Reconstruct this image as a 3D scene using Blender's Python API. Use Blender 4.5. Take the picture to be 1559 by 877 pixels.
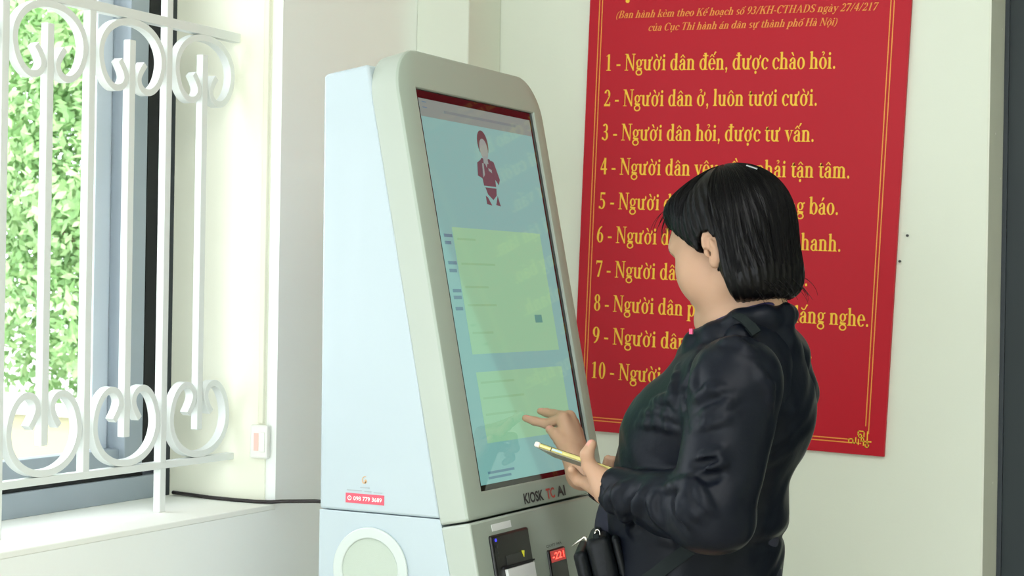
import bpy, bmesh, math, random, unicodedata
import numpy as np
from mathutils import Vector, Matrix

random.seed(7)
rng = np.random.default_rng(7)
SC = bpy.context.scene
COL = SC.collection
for _o in list(bpy.data.objects):
    bpy.data.objects.remove(_o)

# ------------------------------------------------------------------ camera, light, exposure
YAW, PITCH, ROLL, FPX = .4788, -.0003, -.01639, 2626.0
cam_data = bpy.data.cameras.new('camera')
cam = bpy.data.objects.new('camera', cam_data)
COL.objects.link(cam)
_f = np.array([-math.sin(YAW) * math.cos(PITCH), math.cos(YAW) * math.cos(PITCH), math.sin(PITCH)])
_r = np.array([math.cos(YAW), math.sin(YAW), 0])
_d = np.cross(_f, _r)
_r2 = _r * math.cos(ROLL) + _d * math.sin(ROLL)
_d2 = -_r * math.sin(ROLL) + _d * math.cos(ROLL)
cam.matrix_world = Matrix(((_r2[0], -_d2[0], -_f[0], 0), (_r2[1], -_d2[1], -_f[1], 0),
                           (_r2[2], -_d2[2], -_f[2], 1.40), (0, 0, 0, 1)))
cam_data.sensor_width = 36
cam_data.sensor_fit = 'HORIZONTAL'
cam_data.lens = FPX / 1559 * 36
cam_data.clip_start = .05
cam_data.dof.use_dof = True
cam_data.dof.focus_distance = 2.9
cam_data.dof.aperture_fstop = 16
SC.camera = cam

SC.view_settings.view_transform = 'Standard'
SC.view_settings.look = 'None'
SC.view_settings.gamma = 1
SC.view_settings.use_curve_mapping = False
SC.view_settings.exposure = 0.1
SC.cycles.use_denoising = True
SC.cycles.max_bounces = 10
SC.cycles.diffuse_bounces = 6

world = bpy.data.worlds.new('world')
SC.world = world
world.use_nodes = True
world.node_tree.nodes['Background'].inputs[0].default_value = (.88, .95, 1.0, 1)
world.node_tree.nodes['Background'].inputs[1].default_value = 4.0


def lamp(name, kind, loc, rot, energy, color, size=None):
    d = bpy.data.lights.new(name, kind)
    d.energy = energy
    d.color = color
    if kind == 'AREA':
        d.shape = 'RECTANGLE'
        d.size, d.size_y = size
    o = bpy.data.objects.new(name, d)
    o.location = loc
    o.rotation_euler = rot
    COL.objects.link(o)
    return o


sun = lamp('sun', 'SUN', (6, -4, 9), (math.radians(38), math.radians(22), math.radians(35)), 3.0, (1, .96, .88))
sun.data.angle = .02
lamp('ceiling_lamp_near', 'AREA', (.8, -.7, 2.9), (0, 0, 0), 54, (.97, .97, 1), (1.6, .5))
lamp('ceiling_lamp_far', 'AREA', (-.2, 1.2, 2.9), (0, 0, 0), 21, (.97, .97, 1), (1.4, .4))
# daylight of the wide doorway in the wall behind the camera
lamp('doorway_daylight', 'AREA', (-.6, -1.9, 1.5), (math.radians(90), 0, 0), 9, (.86, .93, 1), (2.2, 2.2))


# ------------------------------------------------------------------ helpers
def lin(r, g, b):
    f = lambda c: (c / 255 / 12.92) if c / 255 <= .04045 else ((c / 255 + .055) / 1.055) ** 2.4
    return (f(r), f(g), f(b), 1)


def mat(name, rgb, rough=.5, metal=0, spec=.5, emit=None, emit_s=0, noise=0, nscale=8, bump=0, bscale=60, coat=0,
        sss=0, sheen=0):
    m = bpy.data.materials.new(name)
    m.use_nodes = True
    nt = m.node_tree
    b = nt.nodes['Principled BSDF']
    col = lin(*rgb)
    b.inputs['Base Color'].default_value = col
    b.inputs['Roughness'].default_value = rough
    b.inputs['Metallic'].default_value = metal
    b.inputs['Specular IOR Level'].default_value = spec
    b.inputs['Coat Weight'].default_value = coat
    b.inputs['Sheen Weight'].default_value = sheen
    if sss:
        b.inputs['Subsurface Weight'].default_value = sss
        b.inputs['Subsurface Radius'].default_value = (.01, .004, .002)
        b.inputs['Subsurface Scale'].default_value = 1
    if emit:
        b.inputs['Emission Color'].default_value = lin(*emit)
        b.inputs['Emission Strength'].default_value = emit_s
    tc = nt.nodes.new('ShaderNodeTexCoord')
    if noise:
        n = nt.nodes.new('ShaderNodeTexNoise')
        n.inputs['Scale'].default_value = nscale
        n.inputs['Detail'].default_value = 5
        nt.links.new(tc.outputs['Object'], n.inputs['Vector'])
        mx = nt.nodes.new('ShaderNodeMix')
        mx.data_type = 'RGBA'
        mx.inputs['A'].default_value = tuple(max(0, c * (1 - noise)) for c in col[:3]) + (1,)
        mx.inputs['B'].default_value = tuple(min(1, c * (1 + noise)) for c in col[:3]) + (1,)
        nt.links.new(n.outputs['Fac'], mx.inputs['Factor'])
        nt.links.new(mx.outputs['Result'], b.inputs['Base Color'])
    if bump:
        n = nt.nodes.new('ShaderNodeTexNoise')
        n.inputs['Scale'].default_value = bscale
        n.inputs['Detail'].default_value = 4
        nt.links.new(tc.outputs['Object'], n.inputs['Vector'])
        bp = nt.nodes.new('ShaderNodeBump')
        bp.inputs['Strength'].default_value = bump
        bp.inputs['Distance'].default_value = .004
        nt.links.new(n.outputs['Fac'], bp.inputs['Height'])
        nt.links.new(bp.outputs['Normal'], b.inputs['Normal'])
    return m


M = dict(
    wall=mat('cream_wall_paint', (220, 225, 212), .75, noise=.03, nscale=3, bump=.04, bscale=200),
    wall_left=mat('wall_paint_lightened', (248, 251, 247), .75, noise=.03, nscale=3, bump=.04, bscale=200),  # same paint as the other walls, window glow put into the colour
    reveal=mat('window_reveal_paint', (245, 245, 226), .7, noise=.02, nscale=5),
    ceil=mat('ceiling_paint', (240, 240, 232), .8),
    floor=mat('floor_tile', (198, 192, 176), .3, noise=.08, nscale=4),
    sill=mat('white_sill_paint', (246, 247, 240), .6, noise=.02, nscale=9),
    grille=mat('white_grille_paint', (226, 230, 226), .42),
    alu=mat('grey_aluminium', (160, 171, 180), .45, .1),
    alu_dark=mat('dark_grey_aluminium', (50, 57, 63), .5, .2),
    alu_lit=mat('lit_aluminium', (236, 246, 254), .4, 0),  # sash aluminium with the daylight on it put into the colour
    gasket_shade=mat('black_gasket_and_shade', (22, 25, 28), .7),  # also colours the shade in the frame recess
    kiosk=mat('kiosk_white_lacquer', (186, 200, 207), .3, coat=.15),
    bezel=mat('kiosk_grey_bezel', (178, 187, 178), .38),
    bezel_shaded=mat('kiosk_grey_bezel_shaded', (166, 178, 166), .42),  # bezel front faces, their weaker light painted as a darker grey
    glass_black=mat('black_screen_glass', (10, 11, 12), .035, spec=.75),
    black_plastic=mat('black_plastic', (20, 21, 22), .35),
    dark_grey=mat('dark_grey_plastic', (52, 54, 54), .45),
    white_paper=mat('white_paper', (236, 240, 238), .7),
    grille_disc=mat('speaker_disc_grey', (186, 198, 186), .6, bump=.1, bscale=700),
    ring=mat('speaker_ring_white', (204, 214, 210), .4),
    red_label=mat('red_label', (222, 92, 112), .5),
    logo_orange=mat('logo_orange', (216, 176, 132), .5),
    logo_grey=mat('logo_grey_print', (170, 180, 186), .6),
    print_black=mat('black_print', (44, 44, 46), .5),
    print_red=mat('red_print', (206, 84, 72), .5),
    poster=mat('poster_red', (178, 20, 38), .45, spec=.25, noise=.04, nscale=2),
    gold=mat('poster_yellow_print', (236, 186, 48), .5),
    gold_line=mat('poster_gold_line', (226, 142, 56), .5),
    door=mat('dark_teal_door_paint', (24, 37, 41), .5, noise=.12, nscale=6),
    trim=mat('doorway_edge_paint', (222, 224, 212), .7, noise=.05, nscale=9),
    skin=mat('skin', (184, 147, 121), .5, spec=.35, sss=.12, noise=.05, nscale=25),
    nail=mat('finger_nail', (206, 150, 134), .25),
    lip=mat('lip', (176, 104, 96), .4),
    eye_white=mat('eye_white', (235, 232, 226), .2),
    iris=mat('dark_brown_iris', (36, 24, 18), .15),
    brow=mat('eyebrow_hair', (40, 32, 28), .6),
    hair=mat('black_hair', (9, 8, 9), .33, spec=.16),
    hair_clip=mat('silver_hair_clip', (190, 196, 200), .25, .8),
    jacket=mat('black_nylon', (15, 19, 28), .40, spec=.15, bump=.3, bscale=30),
    collar=mat('purple_collar_lining', (46, 40, 84), .7),
    pink_tag=mat('pink_tag', (226, 90, 130), .6),
    shirt=mat('navy_knit', (33, 35, 52), .8, bump=.1, bscale=300),
    trousers=mat('dark_trousers', (30, 31, 36), .8),
    shoe=mat('black_shoe_leather', (24, 22, 22), .4),
    leather=mat('black_bag_leather', (17, 20, 23), .34, spec=.16, bump=.15, bscale=120),
    strap=mat('black_strap_webbing', (30, 36, 37), .65, spec=.1),
    metal=mat('silver_metal', (215, 212, 205), .25, .9),
    phone_edge=mat('gold_phone_edge', (226, 214, 140), .22, .55),
    phone_button=mat('pale_blue_phone_button', (190, 216, 232), .25, .4),
    phone_back=mat('grey_phone_back', (150, 148, 134), .3),
    phone_case=mat('clear_phone_bumper', (232, 222, 212), .35),
    cable=mat('black_cable', (42, 34, 34), .5),
    duct=mat('cream_wire_duct', (238, 236, 214), .5),
    socket=mat('white_socket_plastic', (240, 240, 232), .4),
    socket_pink=mat('pink_socket_label', (240, 200, 188), .6),
    bark=mat('tree_bark', (120, 100, 80), .9, noise=.3, nscale=10),
    leaf_a=mat('leaf_light_green', (154, 192, 132), .6, noise=.2, nscale=1.6),
    leaf_b=mat('leaf_yellow_green', (168, 198, 142), .6, noise=.2, nscale=1.6),
    ground=mat('pale_paving', (190, 190, 182), .9, noise=.05, nscale=2),
    yellow_wall=mat('yellow_garden_wall_paint', (172, 168, 138), .9, noise=.1, nscale=3),
    nail_head=mat('dark_nail_metal', (70, 72, 70), .5, .5),
)


def screen_mat(name, rgb, s):
    return mat(name, tuple(int(c * .2) for c in rgb), .05, spec=.9, emit=rgb, emit_s=s)


M.update(
    ui_back=screen_mat('screen_pale_blue', (130, 188, 182), .72),
    ui_head=screen_mat('screen_pinkish_header', (138, 162, 154), .62),
    ui_panel=screen_mat('screen_yellow_green_panel', (148, 204, 164), .74),
    ui_text=screen_mat('screen_text_grey', (96, 144, 160), .64),
    ui_title=screen_mat('screen_title_print', (120, 150, 150), .6),
    ui_line=screen_mat('screen_faint_line', (142, 198, 154), .71),
    ui_button=screen_mat('screen_teal_button', (92, 168, 156), .62),
    ui_shirt=screen_mat('screen_maroon_shirt', (124, 102, 112), .42),
    ui_skin=screen_mat('screen_pale_skin', (156, 176, 172), .6),
    ui_hair=screen_mat('screen_brown_hair', (112, 96, 100), .42),
    led_red=mat('red_led', (60, 0, 0), .3, emit=(255, 70, 56), emit_s=3.0),
    led_dim=mat('red_led_window', (70, 4, 8), .15, emit=(200, 8, 16), emit_s=.55),
    led_blue=mat('blue_led', (10, 10, 60), .3, emit=(70, 70, 255), emit_s=1.2),
    led_yellow=mat('yellow_led', (60, 60, 10), .3, emit=(210, 210, 40), emit_s=.7),
)


def link(name, me, m=None, parent=None, smooth=None):
    o = bpy.data.objects.new(name, me)
    COL.objects.link(o)
    if m is not None:
        for q in (m if isinstance(m, (list, tuple)) else [m]):
            me.materials.append(q)
    if parent is not None:
        o.parent = parent
    if smooth is not None:
        me.polygons.foreach_set('use_smooth', [bool(smooth)] * len(me.polygons))
    return o


def tag(o, label=None, cat=None, group=None, kind=None):
    for k, v in (('label', label), ('category', cat), ('group', group), ('kind', kind)):
        if v:
            o[k] = v
    return o


def empty(name, loc, label, cat, group=None):
    o = bpy.data.objects.new(name, None)
    o.location = loc
    o.empty_display_size = .05
    COL.objects.link(o)
    return tag(o, label, cat, group)


class MB:
    """collects shapes in world space and links them as one mesh"""

    def __init__(s):
        s.bm = bmesh.new()

    def box(s, lo, hi, bevel=0, mtx=None, seg=2):
        r = bmesh.ops.create_cube(s.bm, size=1)
        vs = r['verts']
        c = [(a + b) / 2 for a, b in zip(lo, hi)]
        d = [abs(b - a) for a, b in zip(lo, hi)]
        for v in vs:
            v.co = Vector((v.co.x * d[0] + c[0], v.co.y * d[1] + c[1], v.co.z * d[2] + c[2]))
        if bevel:
            es = list({e for v in vs for e in v.link_edges})
            r2 = bmesh.ops.bevel(s.bm, geom=es, offset=bevel, segments=seg, profile=.5, affect='EDGES')
            vs = list({v for f in r2['faces'] for v in f.verts} | {v for v in vs if v.is_valid})
        if mtx is not None:
            bmesh.ops.transform(s.bm, matrix=mtx, verts=vs)
        return s

    def poly(s, pts):
        s.bm.faces.new([s.bm.verts.new(p) for p in pts])
        return s

    def prism(s, pts, vec):
        """closed prism: outline pts swept by vec"""
        vec = Vector(vec)
        a = [s.bm.verts.new(p) for p in pts]
        b = [s.bm.verts.new(Vector(p) + vec) for p in pts]
        n = len(pts)
        s.bm.faces.new(a[::-1])
        s.bm.faces.new(b)
        for i in range(n):
            s.bm.faces.new((a[i], a[(i + 1) % n], b[(i + 1) % n], b[i]))
        return s

    def ring_plate(s, outer, inner, vec):
        """plate with a hole; outer and inner loops of equal length"""
        vec = Vector(vec)
        n = len(outer)
        L = [[s.bm.verts.new(Vector(p) + q) for p in loop] for loop, q in
             ((outer, Vector()), (inner, Vector()), (outer, vec), (inner, vec))]
        for i in range(n):
            j = (i + 1) % n
            s.bm.faces.new((L[0][i], L[0][j], L[1][j], L[1][i]))
            s.bm.faces.new((L[2][j], L[2][i], L[3][i], L[3][j]))
            s.bm.faces.new((L[0][j], L[0][i], L[2][i], L[2][j]))
            s.bm.faces.new((L[1][i], L[1][j], L[3][j], L[3][i]))
        return s

    def tube(s, pts, r, n=8, up=None, rect=None, cap=True):
        """round tube, or rect=(w,h) bar with width along 'up'"""
        pts = [Vector(p) for p in pts]
        rings = []
        for i, p in enumerate(pts):
            t = (pts[min(i + 1, len(pts) - 1)] - pts[max(i - 1, 0)]).normalized()
            u = Vector(up) if up is not None else (Vector((0, 0, 1)) if abs(t.z) < .9 else Vector((1, 0, 0)))
            u = (u - t * u.dot(t)).normalized()
            w = t.cross(u)
            if rect:
                prof = [(rect[0] / 2, rect[1] / 2), (-rect[0] / 2, rect[1] / 2), (-rect[0] / 2, -rect[1] / 2),
                        (rect[0] / 2, -rect[1] / 2)]
                ring = [p + u * a + w * b for a, b in prof]
            else:
                rr = r[i] if isinstance(r, (list, tuple)) else r
                ring = [p + (u * math.cos(k / n * 2 * math.pi) + w * math.sin(k / n * 2 * math.pi)) * rr for k in range(n)]
            rings.append([s.bm.verts.new(q) for q in ring])
        m = len(rings[0])
        for a, b in zip(rings, rings[1:]):
            for k in range(m):
                s.bm.faces.new((a[k], a[(k + 1) % m], b[(k + 1) % m], b[k]))
        if cap:
            s.bm.faces.new(rings[0][::-1])
            s.bm.faces.new(rings[-1])
        return s

    def disc(s, c, ax, r0, r1, h, n=48, e1=None):
        """ring/disc prism: centre c, axis ax (unit), radii r0<r1, thickness h along ax"""
        ax = Vector(ax)
        u = Vector(e1) if e1 is not None else ax.orthogonal().normalized()
        w = ax.cross(u)
        c = Vector(c)
        lo = lambda r: [c + (u * math.cos(k / n * 2 * math.pi) + w * math.sin(k / n * 2 * math.pi)) * r for k in range(n)]
        if r0 > 0:
            s.ring_plate(lo(r1), lo(r0), ax * h)
        else:
            s.prism(lo(r1), ax * h)
        return s

    def build(s, name, m, parent=None, smooth=False, bevel=0, auto=None, normals=True):
        if normals:
            bmesh.ops.recalc_face_normals(s.bm, faces=s.bm.faces)
        me = bpy.data.meshes.new(name)
        s.bm.to_mesh(me)
        s.bm.free()
        o = link(name, me, m, None, smooth)
        if parent is not None:
            o.parent = parent
            o.matrix_parent_inverse = Matrix.Translation(-Vector(parent.location)) if parent.type == 'EMPTY' else Matrix()
        if bevel:
            b = o.modifiers.new('bevel', 'BEVEL')
            b.width = bevel
            b.segments = 2
            b.limit_method = 'ANGLE'
            b.angle_limit = math.radians(40)
        if auto:
            me.polygons.foreach_set('use_smooth', [True] * len(me.polygons))
            me.set_sharp_from_angle(angle=math.radians(auto))
        return o


def text_part(name, body, m, parent, P, ex, ey, height, width=None, bold=0.0, lift=.0005):
    """flat lettering from the built-in font: lower-left corner P, axes ex, ey (unit), cap height, total width"""
    c = bpy.data.curves.new(name, 'FONT')
    c.body = body
    c.offset = bold
    c.resolution_u = 3
    o = bpy.data.objects.new(name + '_curve', c)
    COL.objects.link(o)
    dg = bpy.context.evaluated_depsgraph_get()
    me = bpy.data.meshes.new_from_object(o.evaluated_get(dg))
    bpy.data.objects.remove(o)
    co = np.array([v.co[:] for v in me.vertices])
    x0, x1, y0, y1 = co[:, 0].min(), co[:, 0].max(), co[:, 1].min(), co[:, 1].max()
    sy = height / (y1 - y0)
    sx = width / (x1 - x0) if width else sy
    ex, ey, P = Vector(ex), Vector(ey), Vector(P)
    n = ex.cross(ey) * lift
    for v in me.vertices:
        v.co = P + ex * ((v.co.x - x0) * sx) + ey * ((v.co.y - y0) * sy) + n
    me.materials.clear()
    o = link(name, me, m)
    o.parent = parent
    if parent.type == 'EMPTY':
        o.matrix_parent_inverse = Matrix.Translation(-Vector(parent.location))
    return o


# ------------------------------------------------------------------ the room
XW, YP, YW = -2.093, 3.519, 3.68         # window wall, corner pier face, poster wall
SILL, JAMB = .94, 2.974  # window wall, window, grille, poster wall and poster: all scaled about the camera
WY0, WZ1 = 1.09, 2.49                     # far-left jamb and head of the window, out of frame
XO = -2.53                                # outer face of the window wall
XD = -.789                                # edge of the doorway
XP = -1.952                               # side of the corner pier

MB().box((XO, -2.2, -.1), (3.2, 4.1, 0)).build('floor', M['floor'])['kind'] = 'structure'
MB().box((XO, -2.2, 3.0), (3.2, 4.1, 3.1)).build('ceiling', M['ceil'])['kind'] = 'structure'
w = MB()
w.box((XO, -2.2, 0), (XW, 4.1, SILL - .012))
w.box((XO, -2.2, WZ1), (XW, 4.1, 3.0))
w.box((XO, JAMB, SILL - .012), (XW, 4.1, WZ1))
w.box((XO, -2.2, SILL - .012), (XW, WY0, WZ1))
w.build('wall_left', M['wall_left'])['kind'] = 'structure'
# thin render of the reveal and the corner bead at its edge
MB().box((-2.444, JAMB - .0045, SILL), (XW - .025, JAMB - .0003, WZ1)).build('trim_2', M['reveal'])['kind'] = 'structure'
MB().box((XO + .02, WY0, SILL - .012), (XW + .001, JAMB, SILL), .002).build('trim_1', M['sill'])['kind'] = 'structure'
w = MB()
w.box((XW, YW, 0), (XD, YW + .4, 3.0))
w.box((XD, YW, 2.62), (1.0, YW + .4, 3.0))
w.box((1.0, YW, 0), (3.2, YW + .4, 3.0))
w.build('wall_back', M['wall'])['kind'] = 'structure'
MB().box((XW, YP, 0), (XP, YW, 3.0), .004).build('trim_3', M['wall'])['kind'] = 'structure'
MB().box((3.0, -2.2, 0), (3.2, YW, 3.0)).build('wall_right', M['wall'])['kind'] = 'structure'
w = MB()
w.box((XW, -2.2, 0), (-1.9, -2.0, 3)).box((.6, -2.2, 0), (3.0, -2.0, 3)).box((-1.9, -2.2, 2.6), (.6, -2.0, 3))
w.build('wall_front', M['wall'])['kind'] = 'structure'
# doorway edge (the wall's thickness) and the dark door behind it
MB().box((XD, YW + .001, 0), (XD + .004, 3.824, 2.619)).build('trim_4', M['trim'])['kind'] = 'structure'
d = MB().box((XD + .002, 3.825, 0), (.99, 3.885, 2.615)).build('door_1', M['door'])
d['kind'] = 'structure'
MB().box((XD + .0045, 3.8248, 0), (XD + .014, 3.817, 2.615)).build('door_frame', M['alu_dark'], d)
MB().box((XD + .14, 3.820, .3), (.4, 3.830, 2.3), .003).build('door_panel', M['door'], d)
for z, y in ((1.653, 3.80), (1.745, 3.74), (1.228, 3.81), (1.975, 3.79), (.997, 3.77)):
    MB().disc((XD + .004, y, z), (1, 0, 0), 0, .0025, .0006, 8).build('paint_fleck', M['sill'], d)

# ------------------------------------------------------------------ window
win = empty('window_1', (-2.40, 2.03, SILL), 'grey aluminium sliding window behind the white grille', 'window')
win['kind'] = 'structure'
MB().box((-2.432, 2.945, .94), (-2.367, JAMB, WZ1)).box((-2.432, WY0, WZ1 - .06), (-2.367, 2.945, WZ1)) \
    .box((-2.432, WY0, .94), (-2.367, WY0 + .045, WZ1)).build('window_frame', M['alu_dark'], win)
MB().box((-2.432, 2.890, 1.0), (-2.376, 2.9449, WZ1 - .06)).build('frame_groove_shade', M['gasket_shade'], win)  # solid block coloured black for the shade inside the frame recess
MB().box((-2.432, WY0 + .045, .94), (-2.367, 2.945, .989), .002).build('bottom_track', M['alu'], win)
MB().box((-2.429, WY0 + .045, .9891), (-2.376, 2.8899, .998)).build('track_gasket', M['gasket_shade'], win)
s = MB()
s.box((-2.415, 2.818, .998), (-2.3655, 2.876, 2.424), .002)
s.box((-2.415, WY0 + .07, .998), (-2.3805, 2.826, 1.050), .002)
s.box((-2.415, WY0 + .07, 2.38), (-2.3805, 2.826, 2.424), .002)
s.box((-2.415, 1.78, 1.050), (-2.3805, 1.86, 2.38), .002)
s.build('sash', M['alu'], win)
MB().box((-2.436, 2.772, .998), (-2.4155, 2.8895, 2.424), .002).build('sash_lip', M['alu_lit'], win)
gm = bpy.data.materials.new('window_glass')
gm.use_nodes = True
_b = gm.node_tree.nodes['Principled BSDF']
_b.inputs['Base Color'].default_value = (1, 1, 1, 1)
_b.inputs['Roughness'].default_value = 0
_b.inputs['Transmission Weight'].default_value = 1
_b.inputs['IOR'].default_value = 1.05
MB().box((-2.402, 1.85, 1.045), (-2.398, 2.83, 2.39)).build('pane', gm, win)
MB().box((-2.402, WY0 + .07, 1.045), (-2.398, 1.79, 2.39)).build('pane', gm, win)

# ------------------------------------------------------------------ window grille (white ironwork)
GX = -2.208
gr = empty('window_grille', (GX, 2.07, SILL), 'white wrought iron security grille with scrolls in front of the window', 'window grille')
full = [2.738 - .2265 * k for k in range(8)]
half = [2.854 - .2275 * k for k in range(8)]
for k, y in enumerate(full):
    z0 = SILL if k % 2 == 0 else 1.038
    MB().box((GX - .0085, y - .009, z0), (GX + .009, y + .009, WZ1), .0015).build('vertical_bar', M['grille'], gr)
for y in half:
    MB().box((GX - .008, y - .009, 1.0975), (GX + .0085, y + .009, 1.868), .0015).build('center_bar', M['grille'], gr)
MB().box((GX - .0095, WY0 + .001, 1.908), (GX + .0102, 2.9755, 1.927), .001).build('rail', M['grille'], gr)
MB().box((GX - .0095, WY0 + .001, 1.027), (GX + .0102, 2.9755, 1.041), .001).build('rail', M['grille'], gr)


def scroll_pts(yc, ztop, H, s, w):
    """heart-shaped scroll: s=+1 hangs from a rail at ztop, s=-1 stands on it"""
    half_pts = [(0, 0), (.22, -.012), (.45, -.065), (.66, -.165), (.81, -.31), (.875, -.47), (.865, -.63), (.79, -.80),
                (.66, -.93), (.49, -1.0), (.32, -.985), (.21, -.91), (.185, -.81), (.25, -.70), (.36, -.59)]
    right = [(x * w, z * H) for x, z in half_pts]
    pts = [(-x, z) for x, z in right[::-1]] + right[1:]
    out = []
    P = [Vector((a, b)) for a, b in pts]
    for i in range(len(P) - 1):                      # smooth resample
        p0, p1, p2, p3 = P[max(i - 1, 0)], P[i], P[i + 1], P[min(i + 2, len(P) - 1)]
        for t in (0, .25, .5, .75):
            out.append(.5 * ((2 * p1) + (p2 - p0) * t + (2 * p0 - 5 * p1 + 4 * p2 - p3) * t * t + (3 * p1 - p0 - 3 * p2 + p3) * t ** 3))
    out.append(P[-1])
    return [(GX, yc + a, ztop + s * b) for a, b in out]


for y in half:
    MB().tube(scroll_pts(y, 1.902, .131, 1, .1045), 0, up=(1, 0, 0), rect=(.019, .0128)).build('scroll', M['grille'], gr, auto=40)
    MB().tube(scroll_pts(y, 1.0475, .143, -1, .1045), 0, up=(1, 0, 0), rect=(.019, .0128)).build('scroll', M['grille'], gr, auto=40)

# ------------------------------------------------------------------ garden outside
MB().box((-40, -10, -.4), (-2.25, 45, -.3)).build('trim_5', M['ground'])['kind'] = 'structure'
gw = empty('garden_wall', (-9.2, 9.0, -.3), 'low yellow garden wall seen through the lower window bars', 'wall')
MB().box((-13, 9.2, -.3), (-5.0, 9.4, .45)).build('wall_body', M['yellow_wall'], gw)
MB().box((-13, 9.15, .45), (-5.0, 9.45, .52), .01).build('coping', M['ground'], gw)


def tree(x, y, h, cz, rx, rz, n, label, m2):
    t = empty('garden_tree', (x, y, -.3), label, 'tree', 'trees beyond the garden wall')
    tr = MB()
    tr.tube([(x, y, -.3), (x + .05, y, .6), (x - .04, y + .05, 1.5), (x, y, h * .62)], [.12, .09, .07, .04], 8)
    for k in range(7):
        a = k * 2.4
        z = .6 + .28 * k
        tr.tube([(x, y, z), (x + .5 * math.cos(a), y + .5 * math.sin(a), z + .45),
                 (x + 1.0 * math.cos(a), y + 1.0 * math.sin(a), z + .7)], [.045, .03, .012], 6)
    tr.build('trunk', M['bark'], t, smooth=True)
    g = rng.normal(size=(n, 3))
    g /= np.linalg.norm(g, axis=1)[:, None]
    rad = rng.uniform(.1, 1, n) ** .45
    c = np.array([x, y, cz]) + g * rad[:, None] * np.array([rx, rx, rz])
    c += .16 * np.sin(c[:, [1, 2, 0]] * 5)
    a = rng.normal(size=(n, 3))
    a /= np.linalg.norm(a, axis=1)[:, None]
    b = np.cross(a, rng.normal(size=(n, 3)))
    b /= np.linalg.norm(b, axis=1)[:, None]
    L = rng.uniform(.04, .07, n)[:, None]
    V = np.stack([c - a * L, c + b * L * .45, c + a * L, c - b * L * .45], 1).reshape(-1, 3)
    me = bpy.data.meshes.new('foliage')
    me.from_pydata(V.tolist(), [], np.arange(4 * n).reshape(n, 4).tolist())
    o = link('foliage', me, [M['leaf_a'], m2])
    me.polygons.foreach_set('material_index', rng.integers(0, 2, n))
    o.parent = t
    o.matrix_parent_inverse = Matrix.Translation(-Vector(t.location))
    o['kind'] = 'stuff'
    return t


tree(-9.6, 11.4, 6.0, 2.55, 1.5, 2.4, 32000, 'leafy yellow green tree seen through the left window bars', M['leaf_b'])
tree(-13.2, 11.8, 6.0, 2.8, 1.6, 2.2, 9000, 'leafy green tree further left beyond the garden wall', M['leaf_a'])
tree(-6.1, 13.0, 5.5, 2.6, 1.5, 2.1, 9000, 'leafy green tree beyond the garden wall, right beside the yellow green one', M['leaf_b'])

# ------------------------------------------------------------------ kiosk
LN = math.hypot(1, .2061)
KL = Vector((-.2061 / LN, 0, 1 / LN))        # up along the leaning front
KN = Vector((1 / LN, 0, .2061 / LN))         # out of the front
K0 = Vector((-1.394, 0, 1.004))
KY0, KY1 = 2.544, 3.103


def kp(y, v, off=0):
    return K0 + Vector((0, y, 0)) + KL * v + KN * off


kiosk = empty('information_kiosk', (-1.52, 2.82, 0), 'tall white and grey touchscreen kiosk with leaning front standing by the window wall', 'kiosk')
# upper housing
sy0, sy1 = KY0 + .0035, KY1 - .0035
BT = .0585


def kbx(v):
    return K0 + KL * v - KN * BT


up = [(-1.698, 1.0047), (-1.7035, 1.766), (-1.700, 1.7715), (kbx(.795).x, 1.785), (kbx(.0).x - .001, 1.0047)]
MB().prism([(x, sy0, z) for x, z in up], (0, sy1 - sy0, 0)).build('upper_housing', M['kiosk'], kiosk, bevel=.005, auto=30)
# front bezel : rounded plate with the screen opening
R_ = .085


def rloop(y0, y1, v0, v1, r, inset=0, off=0, n=12, rb=.006):
    pts = []
    for cy, cv, rr, a0 in ((y1 - r, v1 - r, r, 0), (y0 + r, v1 - r, r, 90), (y0 + rb, v0 + rb, rb, 180), (y1 - rb, v0 + rb, rb, 270)):
        for k in range(n):
            a = math.radians(a0 + 90 * k / (n - 1))
            pts.append(kp(cy + (rr - inset) * math.cos(a), cv + (rr - inset) * math.sin(a), off))
    return pts


def sloop(y0, y1, v0, v1, off, n=12):
    pts = []
    for cy, cv in ((y1, v1), (y0, v1), (y0, v0), (y1, v0)):
        pts += [kp(cy, cv, off) for _ in range(n)]
    return pts


SY0, SY1, SV0, SV1 = 2.603, 3.063, .046, .760
bz = MB()
N_ = 48
VB = .0014
outer = [rloop(KY0, KY1, VB, .831, R_, i, o) for i, o in ((.004, -BT), (0, -BT + .004), (0, -.006), (.0018, -.0018), (.006, 0))]
inner = [sloop(SY0 + a, SY1 - a, SV0 + a, SV1 - a, o) for a, o in ((-.0015, 0), (0, -.0015), (0, -.03))]
loops = outer + inner
VL = []
for lp in loops:
    VL.append([bz.bm.verts.new(p) for p in lp])
for A, B in zip(VL, VL[1:]):
    for i in range(N_):
        j = (i + 1) % N_
        try:
            bz.bm.faces.new((A[i], A[j], B[j], B[i]))
        except ValueError:
            pass
bmesh.ops.remove_doubles(bz.bm, verts=bz.bm.verts, dist=1e-5)
bezel = bz.build('screen_bezel', [M['bezel'], M['bezel_shaded']], kiosk, auto=35)
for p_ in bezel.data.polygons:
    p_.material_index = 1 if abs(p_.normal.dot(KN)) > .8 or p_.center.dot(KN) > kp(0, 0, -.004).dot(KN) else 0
# screen : glass slab with what it shows
scr = MB().prism([kp(SY0, SV0, -.0055), kp(SY1, SV0, -.0055), kp(SY1, SV1, -.0055), kp(SY0, SV1, -.0055)], -KN * .02) \
    .build('touch_screen', M['glass_black'], kiosk)


def ui(name, m, pts, lay):
    mb = MB()
    for q in (pts if isinstance(pts[0][0], (tuple, list)) else [pts]):
        mb.poly([kp(y, v, -.0055 + .0002 * lay) for y, v in q])
    return mb.build(name, m, scr)


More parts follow.
